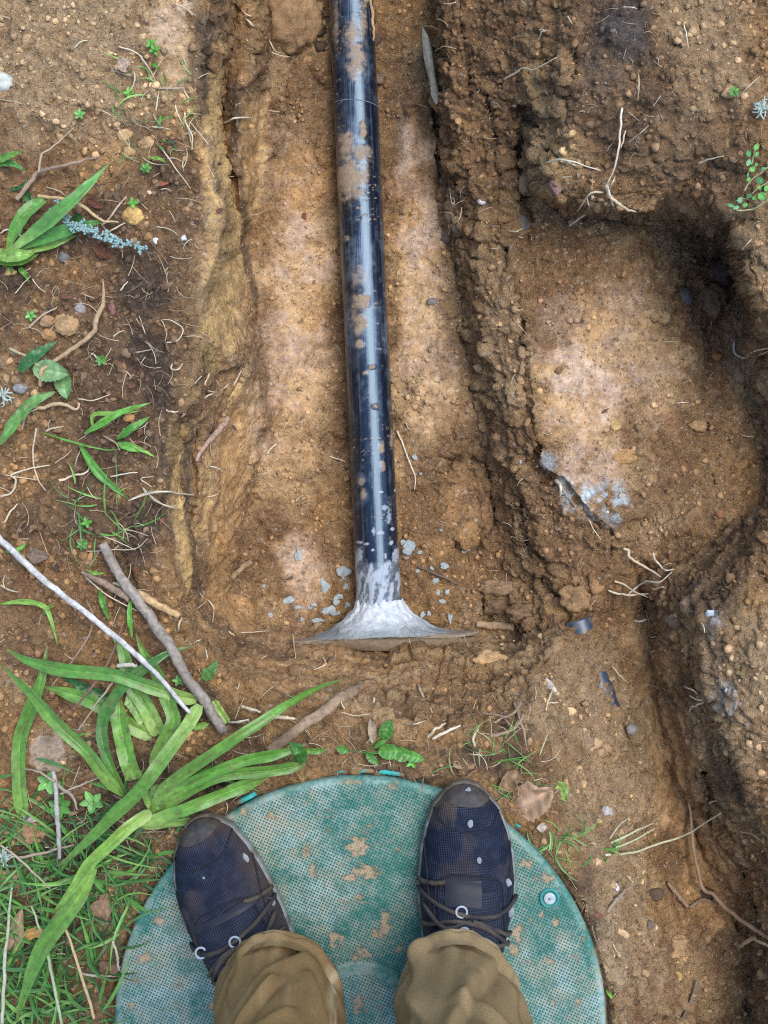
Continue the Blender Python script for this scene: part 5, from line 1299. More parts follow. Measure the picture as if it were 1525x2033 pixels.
# ------------------------------------------------------------------ sticks
WH, GR_, BK, RT = (.50, .48, .44), (.27, .24, .205), (.17, .11, .07), (.52, .38, .20)
for nm, pts, w, lf, c1, c2, tp, lab in [
    ('stick', R('G',(-40,150),(0,210),(100,300),(300,480),(500,640),(700,800),(900,980),(1110,1220)), 12.5, [.015,.02,.03,.045,.05], (.60,.585,.55), (.33,.31,.28), (1.1,1.,.95,.85,.6), 'long pale whitish stick slanting across from the left edge'),
    ('stick', R('G',(595,235),(680,400),(780,530),(900,700),(1000,850),(1080,1000),(1170,1120),(1300,1325)), 21, [.012,.018,.02,.03,.035,.02], (.33,.285,.235), (.17,.14,.11), (.85,1.,1.05,1.,.95), 'thick grey brown stick crossing the leaf pile beside the trench'),
    ('stick', R('G',(475,395),(620,470),(755,560)), 15, [.01,.015,.012], BK, (.30,.22,.15), (.5,1.,1.), 'short brown twig running under the grey stick'),
    ('stick', R('G',(800,520),(900,580),(1040,655)), 15, [.014,.018,.016], (.55,.38,.18), (.38,.23,.11), (1.3,1.,.9), 'peeled tan twig end right of the grey stick'),
    ('stick', R('H',(160,1445),(320,1320),(500,1190),(620,1110),(762,1058)), 22, [.01,.014,.016,.016], (.36,.25,.155), (.13,.085,.055), (.9,1.,1.1,1.1), 'bark covered stick below the trench pointing to the upper right'),
    ('stick', R('D',(600,175),(602,290),(560,400),(540,470),(440,550),(310,640),(240,700),(235,780)), 8.5, [.006,.014,.018,.016,.012], (.46,.32,.18), (.30,.19,.10), (.4,1.2,1.1,1.,.9), 'bent tan root running up from the toothed leaf'),
    ('stick', R('A',(220,1140),(370,1160),(480,1200),(590,1280),(690,1295)), 6.5, [.02,.035,.04,.03,.01], (.55,.40,.20), (.40,.26,.12), (1.2,1.,1.,.5), 'curved yellow root lying over the upper strap leaves'),
    ('stick', R('A',(95,1160),(170,1070),(225,1005),(380,965),(500,930),(580,910)), 8, [.008,.015,.02,.02], (.36,.25,.16), (.20,.14,.10), (1.2,1.2,.8,.6), 'thin forked twig above the upper strap leaves'),
    ('stick', R('A',(225,1005),(240,900),(300,860),(430,745)), 4, [.02,.02,.015,.008], (.42,.33,.22), (.28,.20,.13), (1.2,1.,.5), 'wispy twig tip rising from the forked twig'),
    ('stick', R('D',(180,905),(260,905),(350,885),(440,915),(460,880)), 7, [.008,.012,.01], (.52,.38,.22), (.36,.25,.14), (.9,1.2,.6), 'knobbly tan root below the curved strap leaf'),
    ('stick', R('G',(300,1060),(400,950),(520,760),(540,650),(500,560)), 4, [.02,.025,.02], (.33,.23,.16), (.2,.14,.1), (.6,1.,.5), 'thin brown stem standing behind the long crosswise leaf'),
    ('stick', R('G',(420,1200),(540,1060),(650,880),(720,680)), 5, [.03,.035,.03,.015], (.22,.12,.09), (.13,.08,.06), (1.2,1.,.6), 'reddish twig slanting through the leaf pile'),
    ('stick', R('G',(450,1330),(560,1170),(660,1040)), 4, [.03,.035,.03], (.42,.34,.25), (.25,.19,.14), (.7,1.,1.2), 'brown side twig below the reddish twig'),
    ('stick', R('G',(680,945),(740,940),(800,945)), 8, .03, (.55,.52,.46), (.36,.33,.28), (1.,1.2,.8), 'small white broken twig touching the white stick'),
    ('stick', R('J',(310,50),(325,180),(335,330),(345,470),(350,560)), 9, [.02,.025,.02], (.42,.40,.37), (.24,.22,.19), (.9,1.1,.8), 'upright lichen grey twig among grass at lower left'),
    ('stick', R('J',(330,130),(420,200),(450,280)), 7, .018, (.33,.28,.22), (.2,.16,.12), (1.,1.,.5), 'right fork of the lichen grey twig'),
    ('stick', R('J',(140,40),(220,55),(320,110)), 5, [.012,.018,.02], (.36,.29,.2), (.22,.16,.11), (.6,1.,1.), 'left arm of the lichen grey twig'),
    ('stick', R('J',(350,185),(480,130),(585,85)), 4, .018, (.42,.36,.28), (.28,.22,.16), (1.,.9,.5), 'straw twig pointing right from the lichen grey twig'),
    ('stick', R('J',(100,560),(250,530),(430,480)), 6, .015, (.40,.33,.24), (.25,.19,.13), (1.,.9,.5), 'dry stem lying below the lichen grey twig'),
    ('stick', R('J',(0,480),(110,560),(290,740)), 5, .02, (.42,.34,.23), (.28,.21,.14), (.8,1.,.6), 'dry stem slanting down at the lower left edge'),
    ('stick', R('J',(70,730),(45,960),(25,1250),(15,1525)), 7, .03, (.50,.47,.36), (.33,.33,.2), (.6,1.,1.), 'tall pale straw along the lower left edge'),
    ('stick', R('J',(185,840),(240,1000),(290,1180),(330,1360),(360,1525)), 6, .035, (.42,.45,.30), (.3,.33,.18), (.6,1.,1.), 'pale green straw running down at the lower left'),
    ('stick', R('J',(340,860),(420,1080),(490,1300),(550,1500)), 6, .035, (.55,.40,.22), (.42,.28,.13), (.6,1.,1.), 'orange straw slanting down towards the lid'),
    ('stick', R('J',(660,1040),(680,1130),(695,1215)), 6, .015, (.52,.47,.36), (.35,.30,.2), (.7,1.,.7), 'short straw beside the left edge of lid'),
    ('stick', R('J',(480,1230),(580,1245),(690,1250)), 5, .012, (.48,.42,.33), (.33,.27,.2), (1.,1.,.5), 'straw lying flat against the left edge of lid'),
    ('stick', R('M',(1062,230),(1075,330),(1085,450),(1110,600),(1150,740),(1210,770),(1280,850),(1400,940),(1560,1045)), 8, [.006,.02,.03,.03,.03,.04,.03,.01], (.42,.28,.16), (.28,.17,.095), (.5,1.,.9,1.1,1.1,1.), 'long brown root dangling down the lower right bank'),
    ('stick', R('M',(1360,1070),(1440,1025),(1460,1040),(1540,1075)), 7, [.03,.03,.03,.01], (.50,.40,.22), (.32,.24,.13), (1.,1.2,.8), 'forked pale root at the lower right edge'),
    ('stick', R('M',(1110,1270),(1090,1350),(1050,1440),(1010,1530)), 6, .008, (.22,.18,.15), (.12,.1,.08), (.8,1.,1.), 'dark straight twig at the bottom right of lid'),
    ('stick', R('M',(940,700),(990,760),(1055,845)), 10, .006, (.30,.20,.115), (.19,.12,.07), (.6,1.,1.), 'brown root stub on the slope right of the lid'),
    ('stick', R('M',(1070,850),(1140,805),(1210,820)), 8, .008, (.32,.22,.13), (.2,.13,.08), (.6,1.,.7), 'arched root beside the brown root stub'),
    ('stick', R('W',(480,600),(520,530),(580,460),(640,380)), 12, [.004,.006,.008], (.33,.20,.17), (.42,.30,.20), (.6,1.,1.1), 'pinkish broken root stuck along the left trench wall'),
    ('stick', R('W',(655,1195),(700,1150),(760,1100)), 12, .006, (.36,.25,.13), (.24,.155,.085), (.8,1.,1.), 'tan stick end on the trench floor at left'),
    ('stick', R('B',(750,0),(760,80),(768,180),(770,240)), 6, [.05,.05,.045,.04], (.50,.34,.18), (.35,.22,.12), (1.,1.,.6), 'dry stalk standing beside the pipe at top'),
    ('stick', R('H',(1020,365),(1130,410),(1260,470)), 5, .005, (.16,.11,.08), (.10,.07,.05), (.7,1.,.6), 'thin dark twig on the trench floor right of pipe'),
    ('stick', R('Y',(370,1245),(450,1250),(560,1262)), 17, .006, (.36,.245,.13), (.26,.165,.09), (.8,1.,.9), 'clay coated stick right of the mortar collar'),
    ('stick', R('H',(1025,1050),(1050,1110),(1070,1150)), 7, .006, (.30,.2,.12), (.2,.13,.08), (.8,1.,.5), 'short root stub on the slope below the collar'),
    ('stick', R('M',(590,870),(630,810),(720,720)), 8, .008, (.38,.30,.22), (.25,.18,.12), (.8,1.,.5), 'grey splinter on the soil right of the lid'),
    ]:
    strand(nm, pts, w, lf, c1, M_WOOD if w > 9 else M_ROOT, None, n=max(24, len(pts) * 9), sides=12 if w > 9 else 8, taper=tp, rough=.18, seed=len(lab), col2=c2, label=lab, cat='stick')
bpy.data.objects['stick.002']['label'] = 'short brown twig running under the grey stick'

# lichen twig
lt = empty('lichen_twig', tuple(on(190, 460)))
tag(lt, 'dark twig covered in pale blue-green lichen on the upper strap leaves', 'twig')
LTP = R('A',(300,1210),(340,1240),(400,1290),(520,1350),(650,1400),(800,1440),(890,1480))
strand('twig', LTP, 9, [.02,.025,.03,.025,.02,.01], (.06,.05,.045), M_WOOD, lt, n=50, sides=8, taper=(.8,1.1,1.,.7,.4), col2=(.16,.13,.11))
PL = resample(np.array([on(a, b, l) for (a, b), l in zip(LTP, [.02,.023,.028,.03,.028,.022,.012])]), 60)
for k in range(54):
    t = RNG.uniform(.02, .92)
    q = PL[int(t * 59)] + np.array([*RNG.normal(0, .0036, 2), .003])
    ln = RNG.uniform(.0022, .0058) * (.6 if t > .8 else 1)
    arms = []
    V, F, = [], []
    for a in range(5):
        an = RNG.uniform(0, 6.28)
        e = q + np.array([math.cos(an) * ln, math.sin(an) * ln, RNG.uniform(-.001, .004)])
        vt, ft = tube_geo(resample(np.array([q, (q + e) / 2 + RNG.normal(0, .001, 3), e]), 4), np.array([.0010, .0013, .0014, .0010]), 5)
        F += [[i + len(V) for i in f] for f in ft]; V += vt.tolist()
    at_parent(make_mesh('lichen_tuft', V, F, M_LICHEN, None, np.tile(np.array([.25, .38, .36]) * RNG.uniform(.8, 1.15), (len(V), 1))), lt)
for k, (u, v, lab) in enumerate([(5, 785, 'pale lichen tuft at the left edge under the curved leaf'), (8, 1700, 'small pale lichen tuft among grass at lower left edge'), (1512, 215, 'pale lichen clump on top of the right bank')]):
    V, F = [], []
    q = on(u, v, .008)
    for a in range(26):
        an = RNG.uniform(0, 6.28); ln = RNG.uniform(.006, .015)
        e = q + np.array([math.cos(an) * ln, math.sin(an) * ln, RNG.uniform(-.003, .008)])
        vt, ft = tube_geo(resample(np.array([q, (q + e) / 2 + RNG.normal(0, .002, 3), e]), 5), np.array([.0013, .0015, .0013, .001, .0007]), 5)
        F += [[i + len(V) for i in f] for f in ft]; V += vt.tolist()
    tag(make_mesh('lichen_tuft', V, F, M_LICHEN, None, np.tile([.38, .44, .38], (len(V), 1))), lab, 'lichen')

# ------------------------------------------------------------------ pale roots
ROOTS = [
 ('trench wall', 'Q', [(480,710),(530,685),(600,675),(645,683)], 3.4), ('upper trench', 'Q', [(570,80),(640,140),(690,200),(740,235),(770,290),(800,305)], 4),
 ('upper trench', 'Q', [(565,40),(600,75),(640,95),(755,132)], 2.2), ('upper trench', 'Q', [(610,235),(660,240),(720,290),(800,320),(860,330)], 3.2),
 ('rim', 'Q', [(250,650),(255,700),(285,760),(298,800),(292,865)], 2.6), ('trench wall', 'Q', [(725,635),(760,640),(800,645)], 2),
 ('rim', 'Q', [(280,700),(330,760),(380,820),(415,860)], 1.6), ('rim', 'Q', [(270,660),(310,655),(345,660)], 1.4),
 ('rim', 'W', [(520,150),(545,150),(540,180),(525,210),(540,240),(580,250)], 3), ('rim', 'W', [(515,290),(545,265),(585,250)], 3), ('rim', 'W', [(610,245),(630,225),(640,210)], 3.4),
 ('rim', 'W', [(360,110),(355,130),(385,138),(415,105)], 2.6), ('trench wall', 'W', [(550,625),(590,635),(615,655)], 2.4), ('trench wall', 'W', [(650,250),(685,185),(712,140)], 4),
 ('rim', 'W', [(330,340),(360,350),(392,348)], 3), ('left wall', 'W', [(140,800),(230,765),(330,755),(475,772)], 3), ('left wall', 'W', [(210,735),(260,780),(330,825),(405,840)], 2.2),
 ('left wall', 'W', [(390,1460),(400,1410),(440,1360),(490,1355)], 3), ('left wall', 'W', [(440,1360),(490,1340),(540,1300)], 2), ('left wall', 'W', [(475,1235),(510,1280),(550,1310),(570,1350),(565,1410)], 3.4),
 ('left wall', 'W', [(540,780),(580,770),(605,745)], 2), ('left wall', 'W', [(660,1470),(720,1465),(850,1455)], 2), ('left wall', 'W', [(630,1455),(655,1468),(675,1480)], 4),
 ('near slope', 'W', [(968,1465),(975,1530),(985,1595)], 3), ('near slope', 'W', [(1120,1590),(1135,1625),(1080,1650)], 3), ('near slope', 'W', [(785,1725),(840,1722),(895,1715)], 4), ('near slope', 'W', [(470,1520),(490,1505),(508,1500)], 2.6), ('near slope', 'W', [(530,1550),(538,1580),(535,1605)], 2.4),
 ('near slope', 'W', [(715,1835),(760,1855),(808,1865)], 7), ('near slope', 'W', [(885,1893),(930,1890),(980,1902)], 8), ('near slope', 'W', [(640,1920),(700,1912),(750,1900)], 3), ('near slope', 'W', [(700,1720),(690,1750),(680,1730)], 2),
 ('near slope', 'H', [(1080,1365),(1130,1310),(1190,1278)], 6), ('near slope', 'H', [(1115,1370),(1180,1330),(1275,1295)], 6), ('near slope', 'H', [(1355,1415),(1350,1360),(1378,1315)], 5), ('near slope', 'H', [(955,1285),(1020,1280),(1085,1258)], 2.4),
 ('near slope', 'H', [(580,1110),(575,1150),(600,1195)], 3), ('near slope', 'H', [(765,1185),(770,1130),(785,1100)], 4), ('near slope', 'H', [(580,1215),(660,1235),(750,1225)], 2), ('near slope', 'H', [(825,790),(830,830)], 2), ('near slope', 'H', [(640,780),(690,790)], 3),
 ('lower slope', 'Y', [(720,1710),(730,1640),(760,1555)], 4), ('lower slope', 'Y', [(735,1640),(785,1640)], 2), ('lower slope', 'Y', [(665,1540),(672,1590),(668,1620)], 2), ('lower slope', 'Y', [(75,1545),(95,1600),(150,1690)], 4),
 ('root clump', 'Y', [(400,1690),(470,1700),(550,1720)], 4), ('root clump', 'Y', [(450,1750),(500,1720),(560,1690),(600,1640)], 5), ('root clump', 'Y', [(440,1810),(520,1790),(580,1750),(610,1700)], 7), ('root clump', 'Y', [(560,1640),(590,1720),(610,1790),(625,1860)], 6), ('root clump', 'Y', [(490,1690),(530,1740),(570,1790)], 4), ('root clump', 'Y', [(600,1620),(640,1660),(630,1720)], 4),
 ('pipe side', 'E', [(905,1040),(940,1120),(970,1200),(990,1260),(1010,1320),(1005,1385)], 3.4), ('pipe side', 'E', [(510,1190),(560,1205),(605,1225)], 3), ('pipe side', 'E', [(955,990),(965,1020),(985,1035)], 1.6), ('pipe side', 'E', [(150,1180),(170,1140),(205,1115)], 4), ('pipe side', 'E', [(315,1450),(355,1415)], 2),
 ('right wall', 'X', [(230,1185),(245,1140),(285,1105),(298,1040)], 3.2), ('right wall', 'X', [(225,985),(260,1010),(250,1030),(235,950)], 1.8), ('right wall', 'X', [(150,270),(200,235),(270,245)], 1.6), ('right wall', 'X', [(105,130),(150,135),(175,155)], 1.8), ('right wall', 'X', [(180,10),(230,20),(270,10)], 3.4), ('right wall', 'X', [(245,880),(255,840)], 2),
 ('upper bank', 'X', [(515,400),(560,370),(610,345),(660,350),(720,320),(775,290)], 2.6), ('upper bank', 'X', [(685,200),(700,160),(720,155)], 3.4), ('upper bank', 'X', [(690,150),(740,155)], 2), ('upper bank', 'X', [(830,85),(855,118)], 2.6),
 ('upper bank', 'X', [(680,858),(720,825),(800,805),(870,820),(930,840),(998,862)], 3.8), ('upper bank', 'X', [(830,812),(860,830),(885,835)], 3), ('upper bank', 'X', [(1185,505),(1190,440),(1190,375)], 2.2),
 ('upper bank', 'X', [(1105,545),(1100,640),(1090,740),(1075,830),(1030,930)], 4), ('upper bank', 'X', [(1125,660),(1100,750)], 2.6), ('upper bank', 'X', [(1030,930),(1040,985),(1090,1030),(1140,1060),(1185,1070)], 6), ('upper bank', 'X', [(1030,930),(1050,1000),(1075,1080)], 3.4), ('upper bank', 'X', [(1040,960),(1060,920),(1070,890)], 3),
 ('upper bank', 'X', [(1010,970),(950,975),(900,1040),(865,1085)], 3), ('upper bank', 'X', [(960,990),(930,1070),(880,1110),(840,1140)], 6), ('upper bank', 'X', [(930,1000),(940,1040)], 2), ('upper bank', 'X', [(1140,720),(1200,670),(1240,635)], 1.6), ('upper bank', 'X', [(800,895),(855,888)], 1.6), ('upper bank', 'X', [(1030,760),(1055,725)], 2),
 ('upper bank', 'C', [(0,460),(50,435),(95,405)], 1.6), ('upper bank', 'C', [(1040,150),(1055,200),(1065,275)], 2.4), ('upper bank', 'C', [(1125,942),(1200,915),(1270,898)], 3.2), ('upper bank', 'C', [(1350,565),(1400,510),(1475,440)], 1.8), ('upper bank', 'C', [(690,40),(740,42),(770,50)], 2.4),
 ('shelf', 'X', [(540,1165),(580,1165),(630,1140)], 3.4), ('shelf', 'X', [(580,1195),(610,1200)], 2), ('shelf', 'X', [(645,1160),(650,1210)], 2.4), ('shelf', 'X', [(575,1570),(605,1562)], 3), ('shelf', 'X', [(550,1600),(625,1685)], 1.4),
 ('shelf', 'S', [(1110,890),(1105,940),(1130,970),(1170,975),(1215,940),(1290,925)], 5), ('shelf', 'S', [(1205,980),(1250,960),(1300,935)], 3.4), ('shelf', 'S', [(1145,400),(1170,370),(1200,340)], 2.6), ('shelf', 'S', [(1150,1395),(1210,1405)], 2), ('shelf', 'S', [(1165,1870),(1200,1840),(1250,1815)], 3), ('shelf', 'S', [(1100,600),(1130,560),(1160,540)], 1.6), ('shelf', 'S', [(800,1220),(860,1216)], 2),('shelf', 'S', [(720,890),(800,892)], 1.8),
 ('right slope', 'I', [(690,258),(720,270),(720,300),(780,345),(850,385),(905,425)], 5.5), ('right slope', 'I', [(860,285),(875,325),(910,365),(940,385),(985,378)], 4), ('right slope', 'I', [(640,445),(700,470),(760,510),(835,540)], 3), ('right slope', 'I', [(605,503),(650,515),(720,530),(780,525),(835,518)], 4.2), ('right slope', 'I', [(720,520),(770,475),(820,450),(900,450),(970,395)], 3.6), ('right slope', 'I', [(860,495),(925,480)], 4), ('right slope', 'I', [(905,385),(940,350),(970,345)], 2.4),
 ('right slope', 'I', [(755,675),(790,678),(830,665)], 3.6), ('right slope', 'I', [(850,852),(890,845),(935,850)], 3.6), ('right slope', 'I', [(1165,1140),(1130,1110),(1100,1080),(1075,1070),(1040,1050)], 3.6), ('right slope', 'I', [(1165,1140),(1120,1130),(1070,1105)], 3.2), ('right slope', 'I', [(1165,1140),(1110,1165),(1080,1175),(1072,1205)], 3.2),
 ('right slope', 'I', [(625,940),(670,990),(718,1035)], 2.2), ('right slope', 'I', [(1115,660),(1150,700),(1160,745)], 2.4), ('right slope', 'I', [(490,90),(520,150),(562,208)], 2.6), ('right slope', 'I', [(1390,125),(1430,85),(1490,60)], 3), ('right slope', 'I', [(845,770),(875,768)], 2), ('right slope', 'I', [(890,1380),(910,1430)], 2), ('right slope', 'I', [(970,640),(1000,650)], 2.4), ('right slope', 'Y', [(770,520),(795,550),(795,600)], 7),
 ('straw', 'M', [(580,545),(720,530),(880,482),(1000,440),(1090,400),(1250,295)], 4.6), ('straw', 'M', [(610,470),(740,410),(862,355)], 4), ('straw', 'M', [(620,502),(740,455),(872,385)], 4), ('straw', 'M', [(600,450),(650,380),(720,318)], 2.4),
 ('lid side', 'M', [(590,1000),(620,1060),(655,1120)], 2.2), ('lid side', 'M', [(1180,240),(1225,225)], 2.6), ('lid side', 'M', [(600,920),(650,945)], 2), ('lid side', 'M', [(1360,405),(1430,420),(1500,470)], 1.6), ('lid side', 'M', [(700,660),(740,700)], 2),
 ('left ground', 'D', [(130,1040),(150,960),(200,920),(260,905)], 3), ('left ground', 'D', [(0,1420),(70,1400),(95,1330),(60,1300),(140,1270),(290,1240)], 4), ('left ground', 'D', [(215,1030),(190,1180),(215,1310),(265,1390)], 4), ('left ground', 'D', [(345,1335),(430,1300),(500,1285),(520,1255)], 5), ('left ground', 'D', [(265,1040),(370,1015)], 4), ('left ground', 'D', [(535,590),(580,630),(622,655)], 2.6), ('left ground', 'D', [(170,440),(230,380),(330,325)], 4.5), ('left ground', 'D', [(700,225),(745,170)], 3.4),
 ('left ground', 'D', [(470,240),(550,272)], 2.4), ('left ground', 'D', [(90,245),(130,190),(180,140)], 1.8), ('left ground', 'D', [(940,395),(970,470),(960,520)], 1.6), ('left ground', 'D', [(970,530),(1040,510),(1065,450),(1000,400),(945,395)], 1.8), ('left ground', 'D', [(1070,495),(1160,495),(1255,550)], 1.8), ('left ground', 'D', [(660,490),(720,455)], 2), ('left ground', 'D', [(790,585),(890,568)], 2), ('left ground', 'D', [(450,855),(540,865),(640,830)], 2.4), ('left ground', 'D', [(600,1070),(670,1110),(700,1160)], 2), ('left ground', 'D', [(640,1310),(740,1290),(800,1285)], 2.4), ('left ground', 'D', [(320,1230),(380,1190),(420,1150)], 2), ('left ground', 'D', [(0,1290),(100,1310),(220,1330)], 2), ('left ground', 'D', [(435,1250),(450,1200),(470,1150)], 2), ('left ground', 'D', [(880,1370),(820,1320),(895,1308)], 2),
 ('left ground', 'D', [(760,1440),(860,1400),(960,1400),(1135,1415)], 2.6), ('left ground', 'D', [(835,1380),(890,1440),(960,1475),(1050,1500)], 2.6),
 ('left ground', 'A', [(920,515),(1000,515),(1075,510)], 3.4), ('left ground', 'A', [(930,850),(1010,960),(1110,1100)], 2.2), ('left ground', 'A', [(600,1310),(660,1240),(738,1140)], 4), ('left ground', 'A', [(610,1365),(670,1330),(730,1297)], 3.4), ('left ground', 'A', [(910,1320),(980,1330),(1040,1370)], 2), ('left ground', 'A', [(690,270),(760,290),(820,330),(870,400)], 2.4), ('left ground', 'A', [(820,340),(870,400),(900,460)], 3), ('left ground', 'A', [(1080,660),(1070,700),(1100,760),(1120,870)], 2.6), ('left ground', 'A', [(0,90),(60,108)], 2.4), ('left ground', 'A', [(430,280),(470,245),(510,235)], 3), ('left ground', 'A', [(800,1160),(860,1220)], 2), ('left ground', 'A', [(0,1360),(60,1335),(130,1385),(170,1440)], 3), ('left ground', 'A', [(270,1090),(340,1110),(380,1140)], 2.4), ('left ground', 'A', [(1020,20),(1080,50),(1140,90)], 2.4),
 ('stick side', 'G', [(500,280),(640,270),(790,262),(860,200)], 2.4), ('stick side', 'G', [(600,190),(680,220),(790,270)], 2), ('stick side', 'G', [(700,150),(780,160),(865,188)], 2), ('stick side', 'G', [(490,420),(620,530),(800,625)], 2.6), ('stick side', 'G', [(0,470),(50,500),(105,515)], 4.5), ('stick side', 'G', [(660,460),(720,490),(760,520)], 5), ('stick side', 'G', [(1040,740),(1050,690),(1090,640)], 2.6), ('stick side', 'G', [(20,110),(60,50),(100,0)], 4), ('stick side', 'G', [(1420,1180),(1460,1205),(1520,1212)], 6),('stick side', 'G', [(1330,1275),(1390,1275),(1450,1258)], 3),
]
RLAB = {'trench wall': 'pale rootlet sticking out of the left trench wall', 'upper trench': 'pale root at the top left of the trench', 'rim': 'thin pale rootlet curling at the left trench rim', 'left wall': 'fine pale root on the lower left trench wall', 'near slope': 'pale root piece below the mortar collar', 'lower slope': 'pale root piece left of the pipe stub', 'root clump': 'brown root of the tangled root clump above the right trainer', 'pipe side': 'fine root lying on the trench floor beside the pipe', 'right wall': 'thin pale root on the right wall of the trench', 'upper bank': 'pale root hanging from upper right bank', 'shelf': 'pale root on the dug shelf at right', 'right slope': 'pale root poking out below the shelf at right', 'straw': 'pale cut grass stalk right of the lid', 'lid side': 'pale rootlet on the slope right of the lid', 'left ground': 'thin dry root lying on the ground left of trench', 'stick side': 'thin dry stem or root near the two long sticks'}
ORD = ['first','second','third','fourth','fifth','sixth','seventh','eighth','ninth','tenth','eleventh','twelfth','thirteenth','fourteenth','fifteenth','sixteenth','seventeenth','eighteenth','nineteenth','twentieth','twenty-first','twenty-second','twenty-third','twenty-fourth','twenty-fifth','twenty-sixth','twenty-seventh','twenty-eighth','twenty-ninth','thirtieth','thirty-first','thirty-second','thirty-third','thirty-fourth','thirty-fifth','thirty-sixth','thirty-seventh','thirty-eighth','thirty-ninth','fortieth']
clump_o = empty('root_clump', tuple(on(1020, 1430)))
tag(clump_o, 'tangled clump of brown roots on the slope above the right trainer', 'roots')
by = {}
for k, (zone, cd, pts, w) in enumerate(ROOTS):
    q = np.array(R(cd, *pts)); by.setdefault(zone, []).append((float(q[:, 1].min()), k))
rank = {k: (i, len(v)) for v in by.values() for i, (_, k) in enumerate(sorted(v))}
for k, (zone, cd, pts, w) in enumerate(ROOTS):
    q = np.array(R(cd, *pts))
    ln_ = np.hypot(*np.diff(q, axis=0).T).sum(); ch_ = math.hypot(*(q[-1] - q[0]))
    adj = ('long' if ln_ > 60 else 'short') + (' curved' if ch_ < .88 * ln_ else ' straight' if ch_ > .97 * ln_ else ' bent')
    i_, n_ = rank[k]
    place = 'topmost of them' if i_ == 0 else 'lowest of them' if i_ == n_ - 1 else ORD[i_] + ' from the top'
    c1 = (.70, .57, .37) if k % 3 else (.78, .68, .50)
    if zone == 'straw': c1 = (.62, .60, .38)
    if zone == 'root clump': c1 = (.36, .26, .165)
    if zone in ('left ground', 'stick side') and k % 2: c1 = (.54, .43, .29)
    rise = .008 if zone in ('left ground', 'stick side', 'pipe side') else .016
    if zone in ('straw', 'upper bank', 'right slope'): rise = .03
    kw = dict(parent=clump_o) if zone == 'root clump' else dict(label=adj + ' ' + RLAB[zone] + ', ' + place, cat='stalk' if zone == 'straw' else 'root', group=('grass stalks' if zone == 'straw' else 'roots') + ' of the ' + zone)
    strand('grass_stalk' if zone == 'straw' else 'root', R(cd, *pts), w * (1.05 if w > 3 else 1.2), [.001 if rise < .02 else .008, rise * .6, rise, rise * .7], c1, M_ROOT, n=len(pts) * 6, sides=6, taper=(1.1, 1., .9, .5), rough=.3, seed=k, col2=np.array(c1) * .62, **kw)
# ------------------------------------------------------------------ clods, stones, mortar splashes
ICO3 = ico(4); ICO2 = ico(3)
def rock(name, u, v, ru, rv, colr, label, cat, hz=.6, sink=.45, lump=.42, ang=0., seed=0, mat=None, group=None, facet=0., lift=0.):
    V, F = ICO3 if max(ru, rv) > 24 else ICO2
    c0 = on(u, v, lift); k = (CAM_H - c0[2]) / FPX
    n = fbm(V[:, 0] * 1.3 + seed, V[:, 1] * 1.3, V[:, 2] * 1.3 + seed, oct=3, seed=seed)
    n2 = fbm(V[:, 0] * 5 + seed, V[:, 1] * 5, V[:, 2] * 5 + seed, oct=4, seed=seed + 3)
    r = 1 + lump * n + lump * .6 * n2
    if facet:
        for j in range(7):
            d = RNG.normal(0, 1, 3); d /= np.linalg.norm(d)
            dd = V @ d
            r = np.where(dd * r > 1 - facet, (1 - facet) / np.maximum(dd, .2), r)
    hz_ = hz * min(ru, rv)
    W = V * r[:, None] * np.array([ru * k, rv * k, hz_ * k])
    a = math.radians(ang)
    W = np.stack([W[:, 0] * math.cos(a) - W[:, 1] * math.sin(a), W[:, 0] * math.sin(a) + W[:, 1] * math.cos(a), W[:, 2]], -1)
    W = W + c0 + np.array([0, 0, hz_ * k * (1 - 2 * sink)])
    cc = np.array(colr) * (1 + .35 * n2[:, None] + .2 * n[:, None])
    o = make_mesh(name, W, F, mat or M_CRUMB, None, np.clip(cc, .01, .85))
    tag(o, label, cat, group)
    return o
CB, CT, CD = (.20, .115, .055), (.36, .235, .11), (.085, .055, .035)
